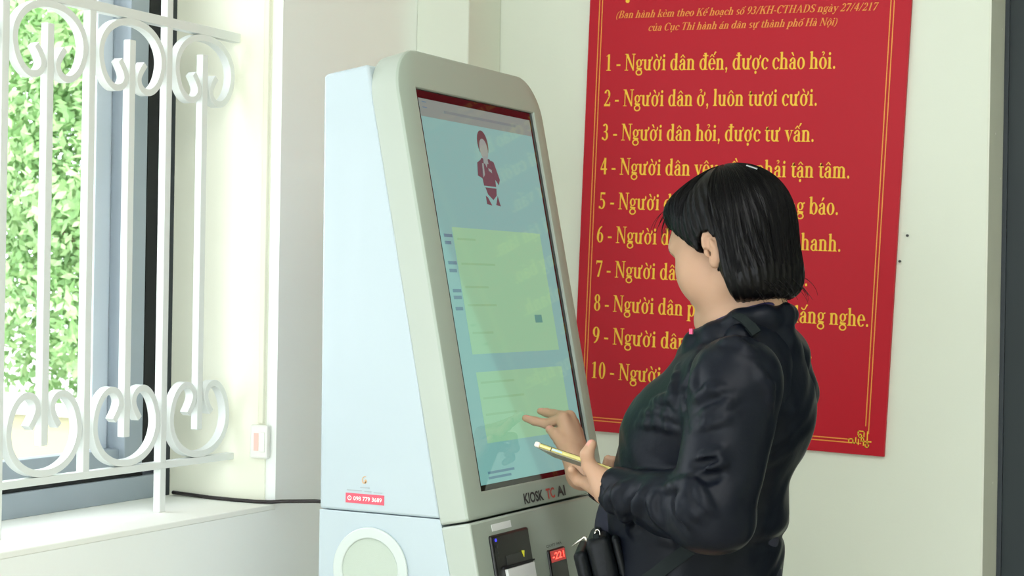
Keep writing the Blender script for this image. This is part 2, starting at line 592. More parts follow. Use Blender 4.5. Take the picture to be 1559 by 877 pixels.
def rc4(y0, v0, y1, v1):
    return [(y0, v0), (y1, v0), (y1, v1), (y0, v1)]


ui('display_area', M['ui_back'], rc4(SY0 + .011, SV0 + .010, SY1 - .016, SV1 - .016), 1)
ui('title_band', M['ui_head'], rc4(SY0 + .011, .711, SY1 - .016, SV1 - .016), 2)
ui('form_panel', M['ui_panel'], rc4(2.659, .284, 3.008, .513), 2)
ui('form_panel', M['ui_panel'], rc4(2.661, .126, 3.006, .252), 2)
tl = []
for v, w0 in ((.497, .03), (.484, .022), (.448, .03), (.434, .026), (.398, .03), (.386, .028), (.366, .026)):
    tl.append(rc4(2.626, v - .003, 2.626 + w0, v + .003))
for v, w0 in ((.075, .10), (.066, .085)):
    tl.append(rc4(2.645, v - .0022, 2.645 + w0, v + .0022))
tl.append(rc4(2.624, .727, 2.640, .729))
tl.append(rc4(2.624, .737, 2.640, .739))
tl.append(rc4(2.845, .1525, 2.849, .1600))
for q_ in tl:
    ui('screen_caption', M['ui_text'], q_, 3)
fl = []
for k, (v, y1) in enumerate(((.492, .74), (.447, .80), (.405, .76), (.372, .78), (.322, .75), (.233, .80), (.205, .83), (.176, .79))):
    fl.append(rc4(2.672, v - .002, 2.0 + y1, v + .002))
ui('title_text', M['ui_title'], rc4(2.70, .7235, 2.98, .7285), 3)
for q_ in fl:
    ui('form_line', M['ui_line'], q_, 3)
ui('submit_button', M['ui_button'], rc4(2.926, .338, 2.956, .353), 3)
# attendant figure shown on the screen
FY = 2.832


def fig(name, m, shapes, lay):
    ui(name, m, [[(FY + a, b) for a, b in s_] for s_ in shapes], lay)


def oval(cx, cv, rx, rv, n=20, a0=0, a1=360):
    return [(cx + rx * math.cos(math.radians(a0 + (a1 - a0) * k / n)), cv + rv * math.sin(math.radians(a0 + (a1 - a0) * k / n))) for k in range(n)]


fig('figure_hair', M['ui_hair'], [oval(-.002, .678, .021, .026)], 3)
fig('figure_skin', M['ui_skin'], [oval(-.002, .667, .016, .021), [(-.009, .653), (.006, .653), (.008, .640), (-.011, .640)]], 4)
fig('figure_shirt', M['ui_shirt'], [[(-.024, .567 + .03), (.024, .567 + .03), (.027, .641), (.014, .650), (-.017, .650), (-.028, .641)],
                                    [(-.030, .612), (-.022, .609), (-.022, .646), (-.036, .640), (-.042, .615)],
                                    [(.024, .612), (.036, .601), (.044, .612), (.030, .645), (.020, .648)],
                                    [(-.020, .594), (.024, .594), (.020, .580), (.004, .571), (-.014, .581)]], 3)
fig('figure_skin', M['ui_skin'], [[(-.012, .650), (.008, .650), (-.002, .632)], [(.004, .627), (.016, .623), (.016, .629), (.004, .632)],
                                  [(-.022, .612), (-.014, .618), (-.012, .640), (-.018, .640)]], 5)
fig('figure_trousers', M['ui_shirt'], [[(-.024, .578), (-.016, .575), (-.004, .560), (-.024, .562)], [(.012, .562), (.030, .560), (.024, .580)]], 3)

# lettering under the screen
for body, y0, y1, m in (('KIOSK', 2.751, 2.829, M['print_black']), ('TC', 2.841, 2.876, M['print_red']), ('AI', 2.885, 2.921, M['print_black'])):
    text_part('lettering', body, m, kiosk, kp(y0, .0085, .0003), (0, 1, 0), KL, .0195, y1 - y0, bold=.028)

# lower cabinet
KV = -.205
PB = kp(0, KV)
lo = [(-1.696, .09), (-1.698, 1.0037), (kbx(0).x - .001, 1.0037), (PB.x - .0585, PB.z + .01), (PB.x - .0585, .09)]
cab = MB().prism([(x, sy0, z) for x, z in lo], (0, sy1 - sy0, 0)).build('lower_cabinet', M['kiosk'], kiosk, bevel=.0012, auto=30)
fr = [kp(0, -.002), kp(0, KV), Vector((PB.x, 0, .09)), Vector((PB.x - .057, 0, .09)), kp(0, KV) + Vector((-.057, 0, .008)), kp(0, -.002) - KN * .057]
MB().prism([(p.x, KY0, p.z) for p in fr], (0, KY1 - KY0, 0)).build('lower_front', [M['bezel'], M['bezel_shaded']], kiosk, bevel=.004, auto=30)
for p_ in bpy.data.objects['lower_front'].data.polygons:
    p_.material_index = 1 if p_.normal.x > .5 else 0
MB().prism([(-1.68, KY0 + .02, 0), (PB.x - .03, KY0 + .02, 0), (PB.x - .03, KY0 + .02, .0895), (-1.68, KY0 + .02, .0895)], (0, KY1 - KY0 - .04, 0)).build('plinth', M['black_plastic'], kiosk)
# speaker on the side
spc = (-1.589, sy0, .9045)
MB().disc(spc, (0, -1, 0), .0565, .0755, .006, 64).build('speaker_ring', M['ring'], kiosk, bevel=.002, auto=30)
MB().disc(spc, (0, -1, 0), 0, .0563, .003, 64).build('speaker_grille', M['grille_disc'], kiosk, auto=30)
# maker's sticker on the side
SN = sy0 - .0012
stk = MB().box((-1.643, SN + .0003, 1.0195), (-1.5645, sy0 + .0005, 1.0365)).build('hotline_sticker', M['red_label'], kiosk)
text_part('hotline_number', '098 779 3689', M['white_paper'], stk, (-1.6265, SN, 1.0242), (1, 0, 0), (0, 0, 1), .0076, .058, bold=.02)
ck = MB().disc((-1.6348, SN, 1.028), (0, -1, 0), .0028, .0042, .0003, 20)
ck.tube([(-1.6348, SN, 1.0295), (-1.6348, SN, 1.0278), (-1.6338, SN, 1.0272)], .0004, 4)
ck.build('phone_symbol', M['white_paper'], stk)
lg = MB()
for k in range(22):
    a = math.radians(60 + k * 13.5)
    r_ = .0085 - .00020 * k
    a2 = a + math.radians(13.5)
    t_ = .0012 + .0015 * math.sin(k / 22 * math.pi)
    f_ = lambda aa, rr: (-1.605 + rr * math.cos(aa) * .8, SN + .0006, 1.0595 + rr * math.sin(aa))
    lg.poly([f_(a, r_), f_(a2, r_ - .0002), f_(a2, r_ - t_), f_(a, r_ - t_)])
lg.prism([(-1.605 + x_, SN + .0006, 1.0595 + z_) for x_, z_ in oval(.002, -.001, .0028, .0034, 16)], (0, .0008, 0))
lg.build('maker_logo', M['logo_orange'], kiosk)
lt = MB()
for x0, x1, z in ((-1.6135, -1.5945, 1.0475), (-1.641, -1.610, 1.0418), (-1.605, -1.590, 1.0412), (-1.586, -1.568, 1.0404)):
    lt.box((x0, SN + .0006, z - .0009), (x1, SN + .0014, z + .0009))
lt.build('sticker_small_print', M['logo_grey'], kiosk)


# card reader on the lower front
def kbox(mb, y0, v0, y1, v1, o0, o1):
    mb.prism([kp(y0, v0, o0), kp(y1, v0, o0), kp(y1, v1, o0), kp(y0, v1, o0)], KN * (o1 - o0))
    return mb


rd = kbox(MB(), 2.600, -.178, 2.7405, -.0305, -.01, .006).build('card_reader', M['black_plastic'], kiosk, bevel=.004, auto=30)
kbox(MB(), 2.640, -.087, 2.716, -.0705, .0062, .0072).build('reader_panel', M['dark_grey'], rd)
kbox(MB(), 2.629, -.150, 2.730, -.0925, .0062, .012).build('paper_sheet', M['white_paper'], rd)
kbox(MB(), 2.620, -.0905, 2.735, -.0875, .0062, .011).build('paper_slot', M['gasket_shade'], rd)
MB().disc(kp(2.6125, -.0395, .0062), KN, 0, .0028, .0012, 16).build('status_light', M['led_blue'], rd)
dt = MB()
for v in (-.051, -.060, -.071):
    dt.disc(kp(2.6135, v, .0062), KN, 0, .0022, .0008, 14)
dt.build('reader_button', M['dark_grey'], rd)
MB().prism([kp(2.697, -.068, .0074), kp(2.707, -.069, .0074), kp(2.7025, -.080, .0074)], KN * .001).build('yellow_arrow', M['led_yellow'], rd)
kbox(MB(), 2.617, -.0245, 2.688, -.0125, 0, .0006).build('blank_label', M['white_paper'], kiosk)
# code scanner with red display
sc_ = kbox(MB(), 2.806, -.178, 2.876, -.0815, -.01, .004).build('code_scanner', M['black_plastic'], kiosk, bevel=.003, auto=30)
kbox(MB(), 2.811, -.105, 2.871, -.0845, .0041, .0046).build('scanner_window', M['led_dim'], sc_)
text_part('red_digits', '-221', M['led_red'], sc_, kp(2.816, -.1005, .0048), (0, 1, 0), KL, .0125, .048, bold=.02)
text_part('scanner_caption', 'QUÉT MÃ', M['dark_grey'], kiosk, kp(2.806, -.0775, .0003), (0, 1, 0), KL, .0065, .064)

# ------------------------------------------------------------------ serif lettering for the poster
# glyphs live in a box: cap height 100, x-height 66
def _ring(cx, cy, rx, ry, tx, ty, a0=0, a1=360, n=None):
    n = n or max(6, int(abs(a1 - a0) / 15))
    out = []
    for k in range(n):
        q = []
        for aa, inn in ((a0 + (a1 - a0) * k / n, 0), (a0 + (a1 - a0) * (k + 1) / n, 0), (a0 + (a1 - a0) * (k + 1) / n, 1), (a0 + (a1 - a0) * k / n, 1)):
            t = math.radians(aa)
            q.append((cx + (rx - inn * tx) * math.cos(t), cy + (ry - inn * ty) * math.sin(t)))
        out.append(q)
    return out


def _b(x0, y0, x1, y1):
    return [[(x0, y0), (x1, y0), (x1, y1), (x0, y1)]]


def _p(*pts):
    return [list(pts)]


def _dot(x, y, r=8):
    return [[(x + r * .82 * math.cos(k * math.pi / 6), y + r * math.sin(k * math.pi / 6)) for k in range(12)]]


def _foot(x, w=28, y=0):
    return _b(x - w / 2, y, x + w / 2, y + 4) + _p((x - 11, y + 4), (x + 11, y + 4), (x + 6, y + 9), (x - 6, y + 9))


def _flag(x, y):
    return _p((x - 12, y - 7), (x - 12, y - 3), (x + 6, y), (x + 6, y - 9), (x - 6, y - 9))


T = 14


def _stem(x, y0, y1):
    return _b(x - T / 2, y0, x + T / 2, y1)


def _arch(x0, x1):
    cx, rx = (x0 + x1) / 2, (x1 - x0) / 2 + T / 2
    return _ring(cx, 46, rx, 21, T, 7, 0, 180) + _stem(x1, 4, 46) + _foot(x1)


G = {
    'i': (_stem(15, 0, 66) + _foot(15) + _flag(15, 66) + _dot(15, 86, 9), 32),
    'l': (_stem(15, 0, 100) + _foot(15) + _flag(15, 100), 32),
    'n': (_stem(15, 0, 66) + _foot(15) + _flag(15, 66) + _arch(15, 45), 62),
    'h': (_stem(15, 0, 100) + _foot(15) + _flag(15, 100) + _arch(15, 45), 62),
    'm': (_stem(15, 0, 66) + _foot(15) + _flag(15, 66) + _arch(15, 44) + _arch(44, 73), 90),
    'u': (_stem(15, 20, 66) + _flag(15, 66) + _ring(30, 21, 22, 22, T, 7, 180, 360) + _stem(46, 0, 66) + _flag(46, 66) + _b(46, 0, 60, 5), 64),
    'o': (_ring(27, 33, 25, 35, 14, 5), 55),
    'c': (_ring(27, 33, 25, 35, 14, 5, 50, 320) + _dot(42, 52, 8), 48),
    'e': (_ring(27, 33, 25, 35, 14, 5, 0, 320) + _b(12, 33, 51, 38), 52),
    'a': (_stem(38, 6, 48) + _ring(27, 46, 18, 21, 12, 6, 0, 165) + _dot(13, 50, 8) + _ring(24, 18, 21, 20, 13, 5, 60, 345) + _p((33, 37), (20, 35), (17, 39), (33, 42)) + _b(38, 0, 51, 6) + _b(31, 2, 44, 10), 54),
    'd': (_ring(27, 33, 24, 35, 14, 5, 20, 340) + _stem(44, 0, 100) + _flag(44, 100) + _b(44, 0, 60, 5), 62),
    'b': (_ring(34, 33, 24, 35, 14, 5, -160, 160) + _stem(15, 2, 100) + _flag(15, 100), 61),
    'p': (_ring(34, 33, 24, 35, 14, 5, -160, 160) + _stem(15, -30, 66) + _foot(15, 28, -30) + _flag(15, 66), 61),
    'q': (_ring(27, 33, 24, 35, 14, 5, 20, 340) + _stem(45, -30, 66) + _foot(45, 28, -30), 62),
    'g': (_ring(25, 44, 21, 23, 12, 5) + _p((12, 26), (18, 25), (16, 14), (8, 16)) + _p((8, 18), (8, 8), (42, 3), (47, 12), (40, 16)) + _ring(26, -12, 24, 19, 9, 7) + _p((42, 56), (42, 64), (54, 68), (54, 60)), 54),
    'k': (_stem(15, 0, 100) + _foot(15) + _flag(15, 100) + _p((22, 26), (22, 33), (46, 62), (53, 62)) + _p((26, 36), (36, 43), (58, 4), (44, 4)) + _foot(51, 26) + _b(38, 62, 60, 66), 62),
    't': (_stem(18, 12, 84) + _b(3, 60, 36, 66) + _ring(27, 14, 16, 15, 14, 6, 180, 330) + _p((11, 66), (25, 66), (25, 88)), 38),
    'v': (_p((4, 64), (20, 64), (34, 16), (28, -2)) + _p((28, -2), (34, 16), (50, 64), (44, 64)) + _b(0, 62, 26, 66) + _b(38, 62, 56, 66), 56),
    'y': (_p((4, 64), (20, 64), (34, 16), (26, 2)) + _p((18, -30), (26, -22), (50, 64), (44, 64)) + _b(0, 62, 26, 66) + _b(38, 62, 56, 66) + _dot(14, -24, 8), 56),
    'x': (_p((4, 64), (20, 64), (52, 2), (36, 2)) + _p((6, 2), (12, 2), (46, 64), (40, 64)) + _b(0, 62, 26, 66) + _b(32, 62, 52, 66) + _b(0, 0, 20, 4) + _b(28, 0, 56, 4), 56),
    's': (_ring(23, 49, 18, 18, 11, 6, 40, 260) + _ring(23, 17, 19, 18, 12, 6, -140, 90) + _p((12, 40), (20, 43), (36, 27), (28, 22)), 44),
    'N': (_b(12, 0, 18, 100) + _p((6, 100), (24, 100), (70, 2), (62, -2)) + _b(62, 0, 68, 100) + _b(2, 0, 28, 4) + _b(2, 96, 22, 100) + _b(52, 96, 78, 100), 80),
    'B': (_stem(18, 0, 100) + _ring(34, 76, 24, 24, 14, 6, -90, 90) + _ring(36, 27, 27, 27, 15, 6, -90, 90) + _b(4, 0, 36, 5) + _b(4, 95, 36, 100) + _b(18, 50, 36, 55), 68),
    'K': (_stem(18, 0, 100) + _b(4, 0, 34, 4) + _b(4, 96, 34, 100) + _p((24, 40), (24, 49), (60, 97), (66, 97)) + _p((32, 56), (42, 66), (72, 3), (56, 3)) + _b(46, 0, 78, 4) + _b(50, 96, 74, 100), 78),
    'H': (_stem(18, 0, 100) + _stem(62, 0, 100) + _b(4, 0, 34, 4) + _b(4, 96, 34, 100) + _b(47, 0, 77, 4) + _b(47, 96, 77, 100) + _b(18, 48, 62, 54), 80),
    'C': (_ring(38, 50, 35, 52, 16, 5, 45, 315) + _b(60, 64, 65, 100), 70),
    'T': (_stem(34, 0, 100) + _b(3, 95, 65, 100) + _b(3, 78, 7, 100) + _b(61, 78, 65, 100) + _b(19, 0, 49, 4), 68),
    'A': (_p((10, 0), (16, 0), (40, 84), (36, 100)) + _p((36, 100), (42, 100), (72, 0), (55, 0)) + _b(22, 32, 56, 37) + _b(0, 0, 24, 4) + _b(46, 0, 78, 4), 78),
    'D': (_stem(18, 0, 100) + _ring(32, 50, 40, 50, 16, 5, -90, 90) + _b(4, 0, 34, 5) + _b(4, 95, 34, 100), 76),
    'S': (_ring(30, 74, 24, 27, 13, 6, 30, 265) + _ring(30, 26, 26, 27, 14, 6, -150, 90) + _p((14, 62), (24, 64), (48, 38), (38, 34)) + _b(49, 72, 53, 98) + _b(5, 2, 9, 30), 60),
    '1': (_stem(27, 0, 98) + _b(10, 0, 44, 4) + _p((10, 84), (10, 88), (27, 99), (34, 99), (34, 92), (22, 90)), 54),
    '2': (_ring(26, 72, 22, 28, 14, 6, -25, 165) + _p((40, 62), (47, 72), (47, 60), (18, 13), (6, 6)) + _b(5, 0, 48, 13) + _b(44, 8, 49, 24), 54),
    '3': (_ring(24, 75, 20, 25, 13, 6, -90, 150) + _ring(24, 27, 23, 28, 14, 6, -140, 95) + _b(16, 49, 28, 55) + _dot(8, 12, 8), 54),
    '4': (_stem(35, 0, 100) + _p((30, 100), (36, 100), (10, 36), (3, 36)) + _b(3, 26, 50, 36), 54),
    '5': (_b(12, 56, 17, 100) + _b(12, 88, 45, 100) + _ring(22, 30, 25, 31, 14, 6, -140, 125) + _dot(8, 10, 8), 54),
    '6': (_ring(27, 30, 23, 31, 14, 5) + _ring(44, 34, 40, 66, 14, 6, 98, 180), 54),
    '7': (_b(5, 86, 49, 99) + _b(5, 76, 9, 99) + _p((14, 0), (28, 0), (49, 92), (42, 92)), 54),
    '8': (_ring(27, 75, 20, 25, 13, 5) + _ring(27, 27, 23, 28, 14, 5), 54),
    '9': (_ring(27, 69, 23, 31, 14, 5) + _ring(10, 65, 40, 66, 14, 6, -82, 0), 54),
    '0': (_ring(27, 49, 23, 51, 14, 5), 54),
    '-': (_b(4, 28, 32, 38), 36),
    '.': (_dot(13, 7, 8.5), 26),
    ',': (_dot(13, 7, 8.5) + _p((14, 6), (20, 6), (14, -16), (8, -17)), 26),
    '(': (_ring(40, 36, 34, 64, 9, 4, 115, 245), 32),
    ')': (_ring(-8, 36, 34, 64, 9, 4, -65, 65), 32),
    '/': (_p((2, -4), (9, -4), (36, 102), (29, 102)), 38),
    ' ': ([], 26),
}
G['đ'] = (G['d'][0] + _b(26, 80, 62, 86), 62)


def glyphs(text):
    """list of (polygon, ...) in text units, and total advance"""
    out, x = [], 0
    prev = None
    for ch in unicodedata.normalize('NFD', text):
        if unicodedata.combining(ch):
            polys, adv, x0, base = prev
            cx = x0 + {'i': 15, 'u': 30, 'ư': 30, 'a': 27, 'A': 38, 'e': 27, 'o': 27, 'y': 28, 'O': 38}.get(base, adv / 2)
            c = ord(ch)
            cap = 34 if base.isupper() else 0
            st = marks[-1] if marks else None
            top = 72 + cap
            if c == 0x302:
                q = _p((cx - 17, top + 2), (cx - 10, top + 2), (cx + 2, top + 19), (cx - 3, top + 19)) + _p((cx + 17, top + 2), (cx + 9, top + 2), (cx - 5, top + 19), (cx + 2, top + 19))
            elif c == 0x306:
                q = _ring(cx, top + 17, 16, 15, 6, 7, 180, 360)
            elif c == 0x31B:
                ox = x0 + (48 if base == 'o' else 56)
                q = _p((ox - 6, 54), (ox + 2, 56), (ox + 12, 70), (ox + 10, 82), (ox + 3, 82), (ox + 3, 70))
                x += 7
            elif c == 0x323:
                q = _dot(cx, -17, 9)
            else:
                dx, dy = (16, 14) if (0x302 in marks or 0x306 in marks) else (0, 4)
                bx, by = cx + dx, top + dy
                if c == 0x301:
                    q = _p((bx - 7, by), (bx - 1, by), (bx + 13, by + 19), (bx + 2, by + 21))
                elif c == 0x300:
                    q = _p((bx + 7, by), (bx + 1, by), (bx - 13, by + 19), (bx - 2, by + 21))
                elif c == 0x309:
                    q = _ring(bx, by + 14, 9, 9, 5, 5, -70, 170) + _b(bx - 2, by, bx + 3, by + 8)
                else:
                    q = _p((bx - 16, by), (bx - 12, by + 11), (bx - 5, by + 12), (bx + 6, by + 7), (bx + 13, by + 14), (bx + 16, by + 12), (bx + 12, by + 2), (bx + 5, by), (bx - 6, by + 6), (bx - 12, by))
            marks.append(c)
            out += q
            continue
        marks = []
        g, adv = G[ch]
        if ch == 'i' and False:
            pass
        out += [[(a + x, b) for a, b in p] for p in g]
        prev = (g, adv, x, ch)
        x += adv
    return out, x


# ------------------------------------------------------------------ red rules poster on the wall
PYF = 3.6695                                   # its front face
PBL, PBR, PTR, PTL = (Vector((-1.7399, 0, 1.0694)), Vector((-0.9959, 0, 1.0481)), Vector((-0.9344, 0, 2.4177)), Vector((-1.7008, 0, 2.4407)))
poster = empty('rules_poster', (-1.357, 3.674, 1.055), 'large red poster of ten numbered rules in yellow letters on the back wall', 'poster')
MB().prism([(p.x, PYF, p.z) for p in (PBL, PBR, PTR, PTL)], (0, .0103, 0)).build('board', M['poster'], poster, bevel=.001)


def pq(a, b, off=.0006):
    """poster point: a metres from the left edge, b metres from the bottom edge"""
    u, v = a / .744, b / 1.371
    p = (PBL * (1 - u) + PBR * u) * (1 - v) + (PTL * (1 - u) + PTR * u) * v
    return Vector((p.x, PYF - off, p.z))


ln = MB()
for i0 in (0, .0071):
    l_, r_, b_, t_ = .024 + i0, .744 - .035 - i0, .0236 + i0, 1.345 - i0
    k = .0024
    for (a0, b0, a1, b1) in ((l_, b_, l_ + k, t_), (r_ - k, b_ + (.032 if i0 else .023), r_, t_), (l_, b_, r_ - (.034 if i0 else .016), b_ + k), (l_, t_ - k, r_, t_)):
        ln.poly([pq(a0, b0), pq(a1, b0), pq(a1, b1), pq(a0, b1)])
ln.build('border_line', M['gold_line'], poster)
fw = MB()


def fret():
    # a knot of right-angled strokes in the corner
    S = .0076
    segs = [((0, 0), (1.0, 0)), ((0, 0), (0, 1)), ((1, 0), (1, 1)), ((0, 1), (1, 1)), ((.5, 1), (.5, 4.4)), ((1.5, .5), (1.5, 4.4)),
            ((-.6, 1.6), (2.4, 1.6)), ((1.5, 4.4), (3.2, 4.4)), ((3.2, 4.4), (3.2, 3.4)), ((1.5, 2.6), (3.0, 2.6)), ((3.0, 2.6), (3.0, 3.5)),
            ((2.2, 1.6), (2.2, 3.5)), ((2.2, 3.5), (3.0, 3.5)), ((3.0, .6), (3.0, 2.0)), ((3.8, .9), (3.8, 2.4)), ((4.6, .9), (4.6, 2.0)), ((3.8, .9), (5.6, .9)), ((4.6, 2.0), (5.8, 2.0)), ((5.8, 2.0), (5.8, .9))]
    ax = .744 - .0345
    sg = -1
    for (x0, y0), (x1, y1) in segs:
        h = .0012
        a0, a1 = ax + sg * x0 * S, ax + sg * x1 * S
        b0, b1 = .0178 + y0 * S, .0178 + y1 * S
        a0, a1 = min(a0, a1) - h, max(a0, a1) + h
        b0, b1 = min(b0, b1) - h, max(b0, b1) + h
        fw.poly([pq(a0, b0, .0007), pq(a1, b0, .0007), pq(a1, b1, .0007), pq(a0, b1, .0007)])


fret()
fw.build('corner_ornament', M['gold'], poster)


def poster_line(text, P0, P1, cap, name, m, shear=0.0):
    polys, adv = glyphs(text)
    P0, P1 = Vector((P0[0], 0, P0[1])), Vector((P1[0], 0, P1[1]))
    ex = (P1 - P0) / adv
    ey = Vector((.028, 0, 1)).normalized() * cap / 100 + ex * shear
    mb = MB()
    for i_, q in enumerate(polys):
        ps = [P0 + ex * a + ey * b for a, b in q]
        if (ps[1] - ps[0]).cross(ps[2] - ps[0]).y > 0:
            ps = ps[::-1]
        mb.poly([(p.x, PYF - .0006 - .00002 * (i_ % 12), p.z) for p in ps])
    mb.build(name, m, poster, normals=False)


RULES = [('1 - Người dân đến, được chào hỏi.', (-1.6698, 1.9094), (-1.1155, 1.8899)),
         ('2 - Người dân ở, luôn tươi cười.', (-1.6721, 1.8266), (-1.1557, 1.8105)),
         ('3 - Người dân hỏi, được tư vấn.', (-1.6755, 1.7473), (-1.1615, 1.7312)),
         ('4 - Người dân yêu cầu, phải tận tâm.', (-1.6779, 1.6679), (-1.0798, 1.6495)),
         ('5 - Người dân cần, được thông báo.', (-1.6802, 1.5874), (-1.1040, 1.5702)),
         ('6 - Người dân vội, giải quyết nhanh.', (-1.6847, 1.5092), (-1.0971, 1.4897)),
         ('7 - Người dân chờ, được xin lỗi.', (-1.6859, 1.4287), (-1.1707, 1.4138)),
         ('8 - Người dân phàn nàn, phải lắng nghe.', (-1.6893, 1.3494), (-1.0327, 1.3275)),
         ('9 - Người dân về, được dặn dò.', (-1.6916, 1.2735), (-1.1580, 1.2539)),
         ('10 - Người dân quý, tin yêu.', (-1.6940, 1.1919), (-1.2190, 1.1758))]
for t_, a_, b_ in RULES:
    poster_line(t_, a_, b_, .0385, 'rule_line', M['gold'])
poster_line('(Ban hành kèm theo Kế hoạch số 93/KH-CTHADS ngày 27/4/217', (-1.6451, 2.0302), (-1.0270, 2.0124), .0172, 'subtitle_line', M['gold_line'], 3.5 / 14)
poster_line('của Cục Thi hành án dân sự thành phố Hà Nội)', (-1.5628, 1.9963), (-1.1155, 1.9848), .0172, 'subtitle_line', M['gold_line'], 3.5 / 14)
MB().disc((-1.6146, PYF - .0008, 2.0693), (0, 1, 0), 0, .0052, .0008, 12).build('title_dot', M['gold'], poster)

# ------------------------------------------------------------------ small things on the walls
for (x, z), lb in (((-.9545, 1.5254), 'small dark nail in the wall right of the poster, the upper one'),
                   ((-.970, 1.470), 'small dark nail close to the poster edge, the lower one')):
    tag(MB().disc((x, YW, z), (0, -1, 0), 0, .0028, .006, 12).build('wall_nail', M['nail_head'], bevel=.0006), lb, 'nail')
sk = empty('wall_socket', (-2.125, JAMB - .0045, 1.07), 'small white socket box with pale pink label on the window jamb', 'socket')
MB().box((-2.148, JAMB - .018, 1.034), (-2.103, JAMB - .0046, 1.104), .004).build('socket_box', M['socket'], sk)
MB().box((-2.137, JAMB - .0188, 1.050), (-2.125, JAMB - .0175, 1.087), .0004).build('socket_label', M['socket_pink'], sk)
MB().box((-2.123, JAMB - .020, 1.048), (-2.109, JAMB - .0175, 1.0895), .001).build('socket_switch', M['socket'], sk)
tag(MB().box((-2.131, JAMB - .0140, 1.107), (-2.118, JAMB - .0046, WZ1 - .01), .002).build('wire_duct', M['duct']),
    'thin cream wire duct running up the window jamb above the socket', 'wire duct')
cp = [(-2.355, 2.966, .9465), (-2.32, 2.961, .946), (-2.25, 2.957, .9440), (-2.185, 2.953, .9440), (-2.13, 2.955, .9440), (-2.094, 2.961, .9450),
      (-2.075, 2.972, .9465), (-2.00, 2.985, .951), (-1.90, 2.990, .953), (-1.80, 2.98, .950), (-1.7015, 2.96, .945)]
tag(MB().tube(cp, .0040, 8).build('power_cable', M['cable'], smooth=True), 'thin black cable running over the window sill and across to the back of the kiosk', 'cable')

# ================================================================== the person
# SDF-BEGIN
def v3(p):
    return np.array(p, float)


def rcone(a, b, ra, rb, k=.01, op='add'):
    a, b = v3(a), v3(b)
    ba = b - a
    L2 = max(ba @ ba, 1e-9)

    def f(P):
        pa = P - a
        t = np.clip(pa @ ba / L2, 0, 1)
        return np.sqrt(((pa - t[..., None] * ba) ** 2).sum(-1)) - (ra + t * (rb - ra))
    return dict(f=f, c=(a + b) / 2, r=math.sqrt(L2) / 2 + max(ra, rb), k=k, op=op)


def ellip(c, r, k=.01, op='add', R=None):
    c, r = v3(c), v3(r)
    R = np.eye(3) if R is None else np.asarray(R)      # rows = local axes

    def f(P):
        q = (P - c) @ R.T
        k0 = np.sqrt(((q / r) ** 2).sum(-1))
        k1 = np.sqrt(((q / r ** 2) ** 2).sum(-1)) + 1e-9
        return k0 * (k0 - 1) / k1
    return dict(f=f, c=c, r=r.max(), k=k, op=op)


def chain(pts, rad, k=.006, op='add'):
    return [rcone(pts[i], pts[i + 1], rad[i], rad[i + 1], k, op) for i in range(len(pts) - 1)]


def half(p, n, k=.005, c=(0, 0, 0), r=9.):
    """removes everything on the side n points to, within radius r of c"""
    p, n = v3(p), v3(n) / np.linalg.norm(n)
    return dict(f=lambda P: -((P - p) @ n), c=v3(c), r=r, k=k, op='sub')


def disp(fn, c, r):
    return dict(f=fn, c=v3(c), r=r, k=0, op='disp')


def sdf_eval(prims, P, bc, br):
    """P: (blocks, n, 3) points, bc: block centres, br: block radius"""
    d = np.full(P.shape[:2], 1.0)
    for q in prims:
        sel = np.where(((bc - q['c']) ** 2).sum(1) < (q['r'] + br + .03 + q['k']) ** 2)[0]
        if not len(sel):
            continue
        v = q['f'](P[sel])
        a, k = d[sel], max(q['k'], 1e-6)
        if q['op'] == 'add':
            h = np.maximum(k - np.abs(a - v), 0) / k
            d[sel] = np.minimum(a, v) - h * h * k * .25
        elif q['op'] == 'sub':
            v = -v
            h = np.maximum(k - np.abs(a - v), 0) / k
            d[sel] = np.maximum(a, v) + h * h * k * .25
        else:
            d[sel] = a + v
    return d


